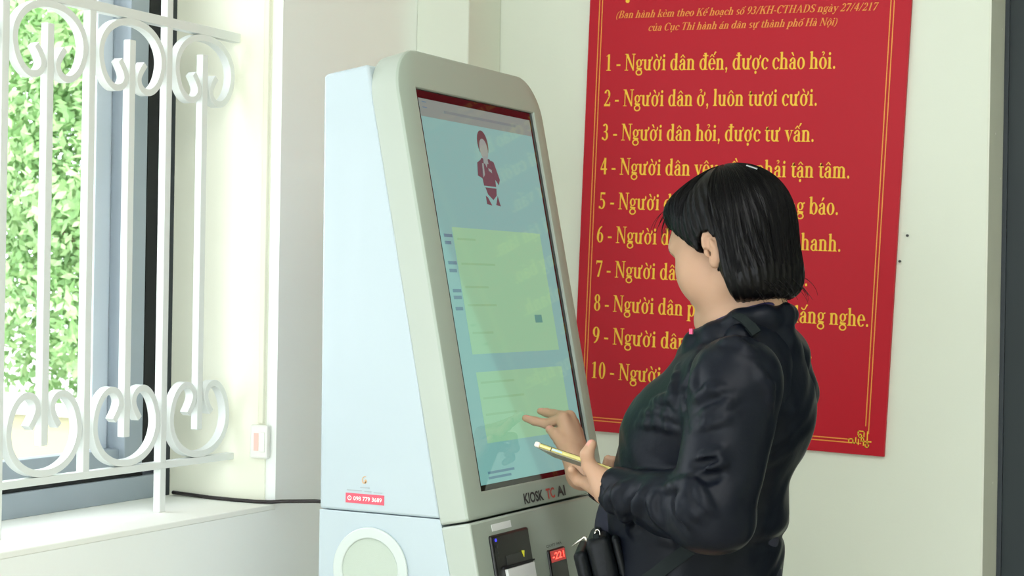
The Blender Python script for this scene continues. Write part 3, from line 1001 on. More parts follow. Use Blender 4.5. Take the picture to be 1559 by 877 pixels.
def sdf_mesh(prims, h, bs=16, slack=.02):
    adds = [q for q in prims if q['op'] == 'add']
    lo = np.min([q['c'] - q['r'] for q in adds], 0) - .02
    hi = np.max([q['c'] + q['r'] for q in adds], 0) + .02
    B = bs * h
    nb = np.ceil((hi - lo) / B).astype(int)
    ids = np.stack(np.meshgrid(*[np.arange(n) for n in nb], indexing='ij'), -1).reshape(-1, 3)
    bc = lo + (ids + .5) * B
    br = B * .87
    d0 = sdf_eval(prims, bc[:, None, :], bc, br)[:, 0]
    keep = np.abs(d0) < br * 1.25 + slack
    ids, bc = ids[keep], bc[keep]
    m = bs + 1
    loc = np.stack(np.meshgrid(*[np.arange(m)] * 3, indexing='ij'), -1).reshape(-1, 3)
    BIG = int(nb.max() * bs + 50)
    key = lambda g: (g[..., 0] * BIG + g[..., 1]) * BIG + g[..., 2]
    verts, keys, quads = [], [], []
    cs = np.array([[i, j, k] for i in (0, 1) for j in (0, 1) for k in (0, 1)])
    ed = [(a, b) for a in range(8) for b in range(a + 1, 8) if np.abs(cs[a] - cs[b]).sum() == 1]
    for s0 in range(0, len(ids), 250):
        I = ids[s0:s0 + 250]
        G0 = I[:, None, :] * bs + loc[None]
        D = sdf_eval(prims, lo + G0 * h, bc[s0:s0 + 250], br).reshape(-1, m, m, m)
        S = D < 0
        C = np.stack([S[:, i:i + bs, j:j + bs, k:k + bs] for i, j, k in cs], -1)
        cnt = C.sum(-1)
        act = np.argwhere((cnt > 0) & (cnt < 8))
        if not len(act):
            continue
        V = np.stack([D[act[:, 0], act[:, 1] + i, act[:, 2] + j, act[:, 3] + k] for i, j, k in cs], -1)
        acc = np.zeros((len(act), 3))
        num = np.zeros(len(act))
        for a, b in ed:
            x = (V[:, a] < 0) != (V[:, b] < 0)
            t = V[:, a] / np.where(x, V[:, a] - V[:, b], 1)
            acc += np.where(x[:, None], cs[a] + t[:, None] * (cs[b] - cs[a]), 0)
            num += x
        cell = I[act[:, 0]] * bs + act[:, 1:]
        verts.append(lo + (cell + acc / num[:, None]) * h)
        keys.append(key(cell))
        for ax in range(3):
            sh = [0, 0, 0]
            sh[ax] = 1
            a0 = S[:, :bs, :bs, :bs]
            a1 = S[:, sh[0]:bs + sh[0], sh[1]:bs + sh[1], sh[2]:bs + sh[2]]
            e = np.argwhere(a0 != a1)
            if not len(e):
                continue
            g = I[e[:, 0]] * bs + e[:, 1:]
            inside = a0[e[:, 0], e[:, 1], e[:, 2], e[:, 3]]
            u, w_ = (ax + 1) % 3, (ax + 2) % 3
            q = []
            for du, dw in ((-1, -1), (0, -1), (0, 0), (-1, 0)):
                c = g.copy()
                c[:, u] += du
                c[:, w_] += dw
                q.append(key(c))
            q = np.stack(q, 1)
            q[~inside] = q[~inside][:, ::-1]
            quads.append(q)
    verts, keys, quads = np.concatenate(verts), np.concatenate(keys), np.concatenate(quads)
    o = np.argsort(keys)
    verts, keys = verts[o], keys[o]
    ix = np.searchsorted(keys, quads)
    ix = np.minimum(ix, len(keys) - 1)
    ok = (keys[ix] == quads).all(1)
    return verts, ix[ok]


# ---- head frame
HY, HP = math.radians(10), math.radians(17)
HF = np.array([-math.cos(HY) * math.cos(HP), math.sin(HY) * math.cos(HP), -math.sin(HP)])
HL = np.array([-math.sin(HY), -math.cos(HY), 0.])
HU = np.cross(HF, HL)
HO = np.array([-.996, 2.720, 1.467])
HR = np.array([HF, HL, HU])


def hp(f, l, u):
    return HO + HF * f + HL * l + HU * u


def hel(c, r, k=.01, op='add', rot=None):
    return ellip(hp(*c), r, k, op, HR if rot is None else np.asarray(rot) @ HR)


# ---- skeleton (metres)
SHL, ELL, WRL = v3((-.928, 2.560, 1.260)), v3((-.945, 2.500, 1.058)), v3((-1.1406, 2.5590, 1.0750))
SHR, ELR, WRR = v3((-1.000, 2.885, 1.266)), v3((-1.135, 2.920, .985)), v3((-1.296, 2.774, 1.070))

body_p = [
    # head
    hel((-.014, 0, .045), (.089, .074, .088), .02),
    hel((.040, 0, -.015), (.055, .060, .090), .03),
    hel((.030, 0, .035), (.072, .066, .060), .03),
    rcone(hp(.0, .045, -.055), hp(.070, .012, -.098), .022, .020, .03),
    rcone(hp(.0, -.045, -.055), hp(.070, -.012, -.098), .022, .020, .03),
    hel((.080, 0, -.100), (.018, .022, .017), .02),
    hel((.060, .042, -.028), (.029, .026, .037), .03),
    hel((.060, -.042, -.028), (.029, .026, .037), .03),
    hel((.086, 0, .030), (.014, .048, .014), .02),
    hel((.088, .031, .008), (.014, .016, .011), .012, 'sub'),
    hel((.088, -.031, .008), (.014, .016, .011), .012, 'sub'),
    hel((.078, .031, .007), (.013, .0135, .0125), .003),
    hel((.078, -.031, .007), (.013, .0135, .0125), .003),
    rcone(hp(.090, 0, .016), hp(.099, 0, -.024), .006, .0090, .012),
    hel((.093, .011, -.028), (.010, .007, .007), .008),
    hel((.093, -.011, -.028), (.010, .007, .007), .008),
    hel((.083, 0, -.058), (.014, .024, .016), .012),
    hel((.0945, 0, -.0525), (.006, .021, .005), .004),
    hel((.0935, 0, -.0625), (.006, .018, .0055), .004),
    # neck and nape
    rcone(hp(-.026, 0, -.02), v3((-.955, 2.722, 1.31)), .053, .058, .025),
    rcone(hp(.02, 0, -.075), v3((-.985, 2.722, 1.315)), .042, .050, .03),
    # trunk under the clothes
    ellip((-.975, 2.72, 1.235), (.085, .165, .11), .05),
    ellip((-1.035, 2.72, 1.10), (.115, .15, .15), .05),
    ellip((-1.055, 2.72, .94), (.125, .155, .16), .05),
    rcone(SHL, ELL, .048, .042, .03), rcone(ELL, WRL, .042, .0255, .02),
    rcone(SHR, ELR, .048, .042, .03), rcone(ELR, WRR, .042, .0215, .02),
]
for s_ in (-1, 1):
    y_ = 2.72 + .092 * s_
    body_p += [rcone((-1.03, y_, .86), (-1.035, y_ + .01 * s_, .47), .085, .055, .04), rcone((-1.035, y_ + .01 * s_, .47), (-1.02, y_ + .012 * s_, .09), .055, .036, .03)]
    body_p += [rcone((-1.02, y_ + .012 * s_, .06), (-1.15, y_ + .02 * s_, .045), .034, .026, .02)]
# ears
for s_ in (1, -1):
    a_ = math.radians(24) * s_
    tl_ = math.radians(-12)
    rot = np.array([[math.cos(a_), math.sin(a_), 0], [-math.sin(a_), math.cos(a_), 0], [0, 0, 1]])
    rt2 = np.array([[math.cos(tl_), 0, math.sin(tl_)], [0, 1, 0], [-math.sin(tl_), 0, math.cos(tl_)]])
    rot = rt2 @ rot
    body_p += [hel((-.008, .080 * s_, .004), (.0175, .0065, .029), .004, 'add', rot),
               hel((-.002, .077 * s_, -.022), (.0095, .0065, .011), .005, 'add', rot),
               hel((-.006, .0875 * s_, .010), (.0105, .0060, .0165), .003, 'sub', rot),
               hel((.003, .0855 * s_, -.006), (.0065, .0075, .009), .003, 'sub', rot),
               hel((.008, .078 * s_, -.004), (.004, .006, .008), .004, 'add', rot),
               hel((-.010, .0835 * s_, .004), (.0045, .0035, .012), .003, 'add', rot)]

# ---- left hand holding the phone
LH = dict(thC=(-1.1544, 2.5531, 1.0868), thM=(-1.1781, 2.5531, 1.1104), thI=(-1.1810, 2.5492, 1.1301), thT=(-1.1756, 2.5551, 1.1469),  # hand, wrist and phone points pulled toward the camera along its rays
          I0=(-1.1978, 2.5945, 1.0779), I1=(-1.2214, 2.6043, 1.0809), I2=(-1.2283, 2.6004, 1.0907), I3=(-1.2273, 2.5905, 1.0986),
          M0=(-1.1938, 2.6142, 1.0690), M1=(-1.2037, 2.6536, 1.0710), M2=(-1.2076, 2.6812, 1.0868), M3=(-1.2007, 2.6762, 1.1114),
          R0=(-1.1800, 2.6201, 1.0671), R1=(-1.1930, 2.6575, 1.0710), R2=(-1.1979, 2.6841, 1.0858), R3=(-1.1910, 2.6792, 1.1105),
          P0=(-1.1653, 2.6201, 1.0671), P1=(-1.1722, 2.6536, 1.0710), P2=(-1.1752, 2.6753, 1.0818), P3=(-1.1693, 2.6713, 1.0947))
L_ = {k: v3(v) for k, v in LH.items()}
lh = [rcone(WRL, L_['I0'], .024, .0125, .012), rcone(WRL, L_['M0'], .024, .0125, .012), rcone(WRL, L_['R0'], .023, .012, .012), rcone(WRL, L_['P0'], .022, .011, .012),
      rcone(WRL + v3((-.006, -.006, .006)), L_['thM'], .021, .0125, .014)]
lh += chain([L_['thM'], L_['thI'], L_['thT']], [.0122, .0108, .0084], .005)
lh += chain([L_['I0'], L_['I1'], L_['I2'], L_['I3']], [.0108, .0098, .0090, .0076], .005)
lh += chain([L_['M0'], L_['M1'], L_['M2'], L_['M3']], [.0108, .0096, .0088, .0072], .004)
lh += chain([L_['R0'], L_['R1'], L_['R2'], L_['R3']], [.0104, .0092, .0085, .0070], .004)
lh += chain([L_['P0'], L_['P1'], L_['P2'], L_['P3']], [.0095, .0082, .0075, .0062], .004)
body_p += lh
# ---- right hand touching the screen
RH = dict(I0=(-1.346, 2.800, 1.1655), I1=(-1.381, 2.806, 1.154), I2=(-1.402, 2.799, 1.158), I3=(-1.4165, 2.790, 1.1635),
          M0=(-1.345, 2.824, 1.167), M1=(-1.386, 2.846, 1.168), M2=(-1.403, 2.848, 1.171), M3=(-1.414, 2.845, 1.173),
          R0=(-1.343, 2.838, 1.155), R1=(-1.376, 2.854, 1.142), R2=(-1.378, 2.846, 1.120), R3=(-1.362, 2.838, 1.115),
          P0=(-1.338, 2.846, 1.138), P1=(-1.362, 2.856, 1.124), P2=(-1.362, 2.848, 1.106), P3=(-1.349, 2.842, 1.102),
          T0=(-1.312, 2.770, 1.102), T1=(-1.334, 2.776, 1.123), T2=(-1.351, 2.782, 1.138), T3=(-1.366, 2.787, 1.146))
R_h = {k: v3(v) for k, v in RH.items()}
body_p += [rcone(WRR, R_h['I0'], .020, .0125, .012), rcone(WRR, R_h['M0'], .020, .0125, .012), rcone(WRR, R_h['R0'], .020, .011, .012), rcone(WRR, R_h['P0'], .020, .0105, .012),
           rcone(R_h['T0'], R_h['T1'], .015, .0120, .014), rcone(WRR, R_h['T0'], .019, .015, .014)]
body_p += chain([R_h['I0'], R_h['I1'], R_h['I2'], R_h['I3']], [.0108, .0092, .0080, .0066], .004)
body_p += chain([R_h['M0'], R_h['M1'], R_h['M2'], R_h['M3']], [.0108, .0092, .0080, .0066], .004)
body_p += chain([R_h['R0'], R_h['R1'], R_h['R2'], R_h['R3']], [.0104, .0088, .0078, .0066], .004)
body_p += chain([R_h['P0'], R_h['P1'], R_h['P2'], R_h['P3']], [.0096, .0080, .0070, .0060], .004)
body_p += chain([R_h['T1'], R_h['T2'], R_h['T3']], [.0120, .0105, .0078], .005)

# ---- hair
hair_p = [
    hel((-.012, 0, .045), (.106, .087, .098), .02),
    hel((.045, .0, .088), (.058, .066, .034), .03),
    hel((-.028, 0, -.002), (.074, .091, .084), .03),
    hel((-.038, .002, -.058), (.062, .088, .060), .03),
    hel((.020, .062, .040), (.045, .020, .042), .02),
    hel((.020, -.062, .040), (.045, .020, .042), .02),
    hel((.098, .0, -.062), (.092, .2, .124), .012, 'sub'),
    hel((-.002, .088, -.002), (.019, .030, .031), .006, 'sub'),
    hel((-.002, -.088, -.002), (.019, .030, .031), .006, 'sub'),
    hel((.024, .075, -.075), (.036, .06, .075), .01, 'sub'),
    hel((.024, -.075, -.075), (.036, .06, .075), .01, 'sub'),
    half(hp(-.05, 0, -.099), HU * -1 + HF * .10, .012, HO, .4),
]


def hair_groove(P):
    q = (P - HO) @ HR.T
    phi = np.arctan2(q[..., 1], -q[..., 0] + .01)
    u = q[..., 2]
    w = np.clip((.13 - u) / .06, 0, 1)
    return w * (.0011 * np.sin(phi * 46 + 2.2 * np.sin(u * 34 + phi * 5)) + .0007 * np.sin(phi * 97 + 9 * u + 3 * np.sin(u * 21)))


hair_p.append(disp(hair_groove, HO, .2))

# ---- jacket
CUL = WRL + (ELL - WRL) * .075
CUR = WRR + (ELR - WRR) * .15


def sleeve(S, Eb, W, k=.03, c=.036):
    m_ = Eb + (W - Eb) * .45
    return [rcone(S, Eb, .072, .064, k), rcone(Eb, m_, .062, c + .014, .02), rcone(m_, W, c + .014, c + .002, .015)]


trunk = [
    ellip((-.972, 2.715, 1.242), (.090, .168, .092), .05),
    ellip((-.985, 2.720, 1.190), (.120, .182, .120), .05),
    ellip((-1.060, 2.735, 1.150), (.128, .150, .115), .06),
    ellip((-1.058, 2.725, 1.030), (.148, .172, .130), .06),
    ellip((-1.062, 2.725, .900), (.145, .178, .150), .06),
    rcone((-.955, 2.715, 1.310), (-.985, 2.72, 1.25), .072, .10, .04),
]
jack_p = list(trunk) + sleeve(SHL, ELL, CUL) + sleeve(SHR, ELR, CUR, .03, .031)
# creases of the cloth: (ridge or groove, radius, path on the jacket)
FOLD_LINES = [  # paths traced on image pixels, cast along camera rays onto the jacket
    ('r', 0.0075, [(-0.952, 2.4544, 1.1111), (-0.9571, 2.4516, 1.1051), (-0.9626, 2.4493, 1.0991), (-0.9674, 2.4468, 1.0887), (-0.9728, 2.4456, 1.0781), (-0.9695, 2.4416, 1.0694), (-0.9669, 2.4395, 1.0605), (-0.9575, 2.4381, 1.0529), (-0.9494, 2.4396, 1.0453)]),
    ('r', 0.006, [(-0.9493, 2.4518, 1.1094), (-0.946, 2.4473, 1.1024), (-0.9426, 2.4438, 1.0952), (-0.9376, 2.4413, 1.0874), (-0.9328, 2.4394, 1.0795), (-0.926, 2.4399, 1.0722), (-0.9202, 2.4424, 1.0649)]),
    ('r', 0.0055, [(-0.9615, 2.4514, 1.1024), (-0.9617, 2.4467, 1.0946), (-0.9618, 2.4429, 1.0867), (-0.9563, 2.4385, 1.0779), (-0.9513, 2.4358, 1.0691), (-0.9419, 2.4352, 1.0617), (-0.9338, 2.4375, 1.0541)]),
    ('g', 0.005, [(-0.9875, 2.4516, 1.0959), (-0.9867, 2.4485, 1.0857), (-0.9867, 2.4459, 1.0758), (-0.9822, 2.4412, 1.0665), (-0.9787, 2.4388, 1.0569), (-0.9702, 2.4352, 1.0465), (-0.9627, 2.4339, 1.0352)]),
    ('r', 0.0065, [(-1.0143, 2.4775, 1.0891), (-0.9982, 2.4691, 1.0962), (-0.9812, 2.4597, 1.1026), (-0.9668, 2.4541, 1.1076), (-0.9534, 2.4538, 1.1113)]),
    ('r', 0.008, [(-1.0457, 2.4874, 1.0869), (-1.0525, 2.4833, 1.0775), (-1.0603, 2.4861, 1.0662), (-1.0634, 2.4894, 1.0551), (-1.0684, 2.502, 1.0446)]),
    ('g', 0.0045, [(-1.0622, 2.486, 1.0914), (-1.0676, 2.4847, 1.078), (-1.0756, 2.4889, 1.0644), (-1.0791, 2.4938, 1.0517), (-1.0862, 2.5076, 1.0376), (-1.105, 2.5581, 1.0171), (-1.1009, 2.5552, 1.0033)]),
    ('r', 0.006, [(-1.0243, 2.4777, 1.0852), (-1.0276, 2.4739, 1.0777), (-1.0318, 2.4727, 1.0694), (-1.0285, 2.4717, 1.0608), (-1.0258, 2.4721, 1.052), (-1.0173, 2.4726, 1.0439), (-1.0081, 2.4733, 1.0361)]),
    ('r', 0.0055, [(-1.1198, 2.5171, 1.0821), (-1.1238, 2.5153, 1.0734), (-1.1285, 2.5183, 1.0637), (-1.1266, 2.522, 1.0538), (-1.1294, 2.5376, 1.0441)]),
    ('r', 0.006, [(-1.1039, 2.513, 1.0865), (-1.1056, 2.5091, 1.0779), (-1.1087, 2.5091, 1.0682), (-1.101, 2.5095, 1.0537), (-1.1013, 2.5268, 1.0368), (-1.1078, 2.5653, 1.0158), (-1.0973, 2.5629, 1.0035)]),
    ('r', 0.005, [(-1.0865, 2.5092, 1.0928), (-1.0962, 2.5072, 1.0873), (-1.1064, 2.5087, 1.0805), (-1.109, 2.5086, 1.0743), (-1.1117, 2.5119, 1.068)]),
    ('r', 0.008, [(-0.9391, 2.4586, 1.127), (-0.931, 2.4571, 1.1312), (-0.9234, 2.4597, 1.1347), (-0.9163, 2.4635, 1.141), (-0.9107, 2.4705, 1.1468)]),
    ('r', 0.007, [(-0.9478, 2.4617, 1.141), (-0.9397, 2.4598, 1.1452), (-0.9315, 2.4611, 1.1487), (-0.9226, 2.4638, 1.1541), (-0.9152, 2.47, 1.1587)]),
    ('g', 0.006, [(-0.9508, 2.4464, 1.1232), (-0.9411, 2.4475, 1.1201), (-0.9323, 2.4474, 1.1176), (-0.9227, 2.4502, 1.1209), (-0.9127, 2.4521, 1.1246)]),
    ('g', 0.0045, [(-0.9633, 2.4541, 1.135), (-0.9537, 2.4534, 1.1359), (-0.9454, 2.4526, 1.1371), (-0.9351, 2.4536, 1.1407), (-0.9248, 2.4539, 1.1446)]),
    ('r', 0.007, [(-1.0503, 2.5582, 1.0057), (-1.0339, 2.5605, 1.0003)]),
    ('g', 0.0042, [(-1.0007, 2.6128, 1.3204), (-1.0054, 2.5912, 1.305), (-1.0096, 2.5682, 1.2882), (-1.0087, 2.5482, 1.2705), (-1.0142, 2.5453, 1.2523), (-1.0077, 2.5312, 1.2339), (-1.0023, 2.52, 1.2156), (-0.9897, 2.495, 1.2002), (-0.9806, 2.4791, 1.1844)]),
    ('r', 0.007, [(-1.0489, 2.6137, 1.2734), (-1.0413, 2.5847, 1.2596), (-1.0377, 2.5702, 1.2437), (-1.0295, 2.5569, 1.2282), (-1.0219, 2.5511, 1.2123)]),
    ('r', 0.006, [(-1.1062, 2.6065, 1.1954), (-1.0882, 2.5911, 1.1989), (-1.0696, 2.5784, 1.2016), (-1.0454, 2.5611, 1.1991), (-1.0214, 2.5486, 1.1963)]),
    ('r', 0.006, [(-1.1137, 2.6061, 1.1794), (-1.0905, 2.5877, 1.1825), (-1.0673, 2.5734, 1.1848), (-1.0431, 2.559, 1.1814), (-1.0181, 2.5478, 1.178)]),
    ('r', 0.005, [(-1.0852, 2.5986, 1.2154), (-1.071, 2.5861, 1.22), (-1.0559, 2.575, 1.2238), (-1.0405, 2.563, 1.2252), (-1.0249, 2.554, 1.2262)]),
    ('r', 0.007, [(-0.9769, 2.5025, 1.228), (-0.9617, 2.4906, 1.2368), (-0.9476, 2.4874, 1.2446), (-0.9318, 2.4858, 1.2471), (-0.9179, 2.4902, 1.2489)]),
    ('r', 0.0075, [(-0.9625, 2.484, 1.2015), (-0.9459, 2.4779, 1.2103), (-0.93, 2.4787, 1.2181), (-0.9165, 2.4829, 1.2266), (-0.905, 2.4916, 1.2346)]),
    ('r', 0.006, [(-0.9636, 2.4785, 1.1858), (-0.9464, 2.4724, 1.1934), (-0.9304, 2.4734, 1.2), (-0.9178, 2.477, 1.2063), (-0.9068, 2.4845, 1.212)]),
    ('r', 0.006, [(-0.9734, 2.5144, 1.2793), (-0.9761, 2.5103, 1.2683), (-0.9774, 2.5078, 1.2566), (-0.9739, 2.502, 1.2488), (-0.9693, 2.4986, 1.2404)]),
    ('r', 0.006, [(-0.8844, 2.5155, 1.2846), (-0.8745, 2.5173, 1.27), (-0.8678, 2.5255, 1.254), (-0.8663, 2.5282, 1.2355), (-0.8676, 2.5337, 1.2169)]),
    ('r', 0.006, [(-0.9436, 2.5321, 1.3191), (-0.9303, 2.5261, 1.3204), (-0.9184, 2.5261, 1.3196), (-0.9027, 2.5222, 1.3123), (-0.8904, 2.5254, 1.3035)]),
]
FOLDS = []
for kd_, r_, pp_ in FOLD_LINES:
    n_ = len(pp_)
    rr_ = [1.35 * r_ * (.55 + .45 * math.sin(math.pi * (i_ + .3) / (n_ - .4))) for i_ in range(n_)]
    FOLDS += chain([v3(p_) for p_ in pp_], rr_, .009 if kd_ == 'r' else .007, 'add' if kd_ == 'r' else 'sub')
# END-FOLDS
# hood lying on the back, collar roll around the neck
hood_p = [
    ellip((-.926, 2.722, 1.255), (.048, .122, .078), .03),
    ellip((-.940, 2.722, 1.310), (.040, .098, .050), .04),
    rcone((-.950, 2.634, 1.322), (-.922, 2.66, 1.285), .028, .034, .03),
    rcone((-.950, 2.810, 1.322), (-.922, 2.78, 1.285), .028, .034, .03),
    rcone((-.908, 2.64, 1.228), (-.903, 2.80, 1.228), .032, .032, .03),
]
COLL = [(-1.068, 2.700, 1.302), (-1.040, 2.660, 1.315), (-1.000, 2.640, 1.330), (-.955, 2.642, 1.350), (-.922, 2.668, 1.361), (-.910, 2.715, 1.364),
        (-.920, 2.768, 1.361), (-.955, 2.798, 1.350), (-1.000, 2.800, 1.330), (-1.040, 2.782, 1.315), (-1.068, 2.745, 1.302)]
jack_p += chain(COLL, [.012, .014, .015, .016, .016, .016, .016, .016, .015, .014, .012], .02)
neck_cut = [rcone((-.985, 2.720, 1.345), (-.975, 2.720, 1.46), .062, .080, .012, 'sub'), rcone((-1.055, 2.722, 1.325), (-1.10, 2.722, 1.40), .034, .06, .012, 'sub')]


def opening(P):
    w = np.clip((1.075 - P[..., 2]) * .75, -.05, .13)
    return np.maximum(np.abs(P[..., 1] - 2.728) - w, P[..., 0] + 1.10)


def cuff_cut(p, n):
    return dict(f=lambda P: np.maximum(-((P - p) @ n), np.sqrt(((P - p) ** 2).sum(-1)) - .048), c=p, r=.05, k=.004, op='sub')


ax_l = (CUL - ELL) / np.linalg.norm(CUL - ELL)
ax_r = (CUR - ELR) / np.linalg.norm(CUR - ELR)
jack_cut = neck_cut + [dict(f=opening, c=v3((-1.2, 2.728, .95)), r=.4, k=.006, op='sub'),
                       rcone(CUL - ax_l * .02, CUL + ax_l * .07, .0290, .031, .003, 'sub'), rcone(CUR - ax_r * .02, CUR + ax_r * .07, .0285, .034, .004, 'sub'),
                       cuff_cut(CUL + ax_l * .022, ax_l), cuff_cut(CUR + ax_r * .022, ax_r),
                       half((-1.05, 2.72, .83), (0, 0, -1), .01, (-1.05, 2.72, .7), .35)]


def cloth_wave(P):
    """soft random drape"""
    x, y, z = P[..., 0], P[..., 1], P[..., 2]
    a = np.sin(x * 31 + 4 * np.sin(z * 17 + y * 9)) * np.sin(z * 23 + 3 * np.sin(y * 19 + x * 7))
    b = np.sin((x + z) * 52 + 5 * np.sin((y - z) * 23))
    return .0016 * a + .0008 * b




def waist(P):
    back = np.clip((P[..., 0] + 1.0) / .06, 0, 1)
    return back * (.0055 * np.exp(-((P[..., 2] - .992) / .010) ** 2) - .004 * np.exp(-((P[..., 2] - 1.02) / .02) ** 2))


jack_p += FOLDS + jack_cut + [disp(waist, (-1.03, 2.72, .99), .3), disp(cloth_wave, (-1.03, 2.72, 1.1), .6)]
shirt_p = [ellip((-1.075, 2.728, 1.00), (.158, .150, .115), .05), ellip((-1.070, 2.728, .90), (.155, .160, .12), .05), ellip((-1.05, 2.728, 1.15), (.125, .14, .12), .05),
           half((-1.05, 2.72, .86), (0, 0, -1), .01, (-1.05, 2.72, .7), .35), disp(lambda P: .0012 * np.sin(P[..., 2] * 60 + 4 * np.sin(P[..., 1] * 25)), (-1.07, 2.72, 1), .3)]
trou_p = [ellip((-1.05, 2.722, .86), (.130, .165, .10), .04)]
shoe_p = []
for s_ in (-1, 1):
    y_ = 2.722 + .090 * s_
    trou_p += [rcone((-1.04, y_, .82), (-1.04, y_ + .008 * s_, .45), .098, .072, .04), rcone((-1.04, y_ + .008 * s_, .45), (-1.025, y_ + .012 * s_, .11), .072, .062, .03)]
    shoe_p.append([rcone((-1.005, y_ + .012 * s_, .055), (-1.17, y_ + .022 * s_, .045), .047, .038, .02), rcone((-1.02, y_ + .012 * s_, .06), (-1.02, y_ + .012 * s_, .12), .046, .044, .02),
                   half((-1.05, y_, .0005), (0, 0, -1), .004, (-1.05, y_, .02), .3)])
trou_p += [half((-1.03, 2.72, .085), (0, 0, -1), .004, (-1.03, 2.72, .05), .4)]
# SDF-END


def smooth_mesh(name, prims, h, m, parent, it=1, slack=.02):
    V, Q = sdf_mesh(prims, h, slack=slack)
    me = bpy.data.meshes.new(name)
    me.vertices.add(len(V))
    for _ in range(it):
        A = np.zeros_like(V)
        N = np.zeros(len(V))
        for a in range(4):
            b = (a + 1) % 4
            np.add.at(A, Q[:, a], V[Q[:, b]])
            np.add.at(N, Q[:, a], 1)
            np.add.at(A, Q[:, b], V[Q[:, a]])
            np.add.at(N, Q[:, b], 1)
        V = V * .5 + .5 * A / np.maximum(N, 1)[:, None]
    me.vertices.foreach_set('co', V.ravel())
    me.loops.add(Q.size)
    me.loops.foreach_set('vertex_index', Q.ravel())
    me.polygons.add(len(Q))
    me.polygons.foreach_set('loop_start', np.arange(0, Q.size, 4))
    me.polygons.foreach_set('loop_total', np.full(len(Q), 4))
    me.update(calc_edges=True)
    me.validate()
    o = link(name, me, m, None, True)
    if parent is not None:
        o.parent = parent
    return o, V, Q


person, bV, bQ = smooth_mesh('person', body_p, .0025, [M['skin'], M['nail'], M['lip'], M['eye_white'], M['iris'], M['brow']], None, 1)
tag(person, 'woman with black bob in black hooded jacket touching the kiosk screen, phone in hand', 'person')
fc = bV[bQ].mean(1)
mi = np.zeros(len(bQ), int)


def paint(cond, i):
    mi[cond] = i


def near(c, r):
    return ((fc - v3(c)) ** 2).sum(1) < r * r


hl = (fc - HO) @ HR.T
for s_ in (.031, -.031):
    e_ = np.abs(hl[:, 1] - s_)
    paint((e_ < .011) & (np.abs(hl[:, 2] - .006) < .0042) & (hl[:, 0] > .07), 3)
    paint((e_ < .005) & (np.abs(hl[:, 2] - .006) < .0045) & (hl[:, 0] > .07), 4)
    paint((e_ < .019) & (np.abs(hl[:, 2] - .027) < .003) & (hl[:, 0] > .06), 5)
paint((np.abs(hl[:, 1]) < .020) & (np.abs(hl[:, 2] + .0575) < .0085) & (hl[:, 0] > .0885), 2)
bn = np.cross(bV[bQ[:, 1]] - bV[bQ[:, 0]], bV[bQ[:, 2]] - bV[bQ[:, 0]])
bn /= np.linalg.norm(bn, axis=1)[:, None] + 1e-12
for tip, prev, nrm in ((L_['thT'], L_['thI'], (-.5, -.8, .2)), (L_['M3'], L_['M2'], (.1, 1, .3)), (L_['R3'], L_['R2'], (.1, 1, .3)), (L_['P3'], L_['P2'], (.1, 1, .3)),
                       (R_h['I3'], R_h['I2'], (-.1, -.1, 1)), (R_h['M3'], R_h['M2'], (-.1, -.1, 1)), (R_h['T3'], R_h['T2'], (.2, -.75, .65))):
    n_ = v3(nrm) / np.linalg.norm(nrm)
    d_ = (tip - prev) / np.linalg.norm(tip - prev)
    n_ = n_ - d_ * (n_ @ d_)
    n_ /= np.linalg.norm(n_)
    c_ = tip + d_ * .001
    rel = fc - c_
    paint((bn @ n_ > .62) & (np.abs(rel @ d_) < .0065) & (np.abs(rel @ np.cross(d_, n_)) < .0055) & (rel @ n_ > 0), 1)
person.data.polygons.foreach_set('material_index', mi)

hair, hV, hQ = smooth_mesh('hair', hair_p, .0025, M['hair'], person, 0)
jacket, jV, jQ = smooth_mesh('jacket', jack_p, .0030, M['jacket'], person, 1)
hood, _, _ = smooth_mesh('hood', hood_p + [rcone((-.985, 2.720, 1.33), (-.975, 2.720, 1.46), .062, .075, .012, 'sub'), disp(cloth_wave, (-.9, 2.72, 1.25), .3)], .0035, M['jacket'], jacket, 1)
shirt, _, _ = smooth_mesh('shirt', shirt_p, .005, M['shirt'], person, 1)
trousers, _, _ = smooth_mesh('trousers', trou_p, .008, M['trousers'], person, 1)
for sp_ in shoe_p:
    smooth_mesh('shoe', sp_, .006, M['shoe'], person, 1)

# collar lining, tag, hood loop, hair clip
ring_ = [v3(p) + v3((.0, 0, .0165)) + (v3((-.985, 2.72, p[2])) - v3(p)) / np.linalg.norm(v3((-.985, 2.72, p[2])) - v3(p)) * .0015 for p in COLL]
MB().tube([tuple(p) for p in ring_], .0052, 8).build('collar_lining', M['collar'], jacket, smooth=True)
MB().box((-1.0400, 2.6330, 1.3285), (-1.0340, 2.6375, 1.3375), .0004).build('collar_tag', M['pink_tag'], jacket)
hl_ = MB()
hl_.tube([(-.9555, 2.624, 1.364), (-.9515, 2.613, 1.3615), (-.941, 2.6105, 1.3575), (-.931, 2.609, 1.3495), (-.921, 2.6085, 1.341)], 0, up=(.35, -.7, .62), rect=(.004, .016))
hl_.tube([(-.926, 2.6055, 1.346), (-.9145, 2.6055, 1.333)], 0, up=(.45, -.65, .62), rect=(.006, .019))
hl_.build('hood_loop', M['strap'], jacket, bevel=.0012)


def hair_surface(P, n=4):
    """moves points onto the hair surface"""
    hp_ = [q for q in hair_p if q['op'] != 'disp']
    for _ in range(n):
        Q = P[None]
        d = sdf_eval(hp_, Q, HO[None], .3)[0]
        g = np.stack([(sdf_eval(hp_, Q + e[None, None], HO[None], .3)[0] - d) / .002 for e in np.eye(3) * .002], -1)
        g /= np.linalg.norm(g, axis=1)[:, None] + 1e-9
        P = P - g * d[:, None]
    return P, g


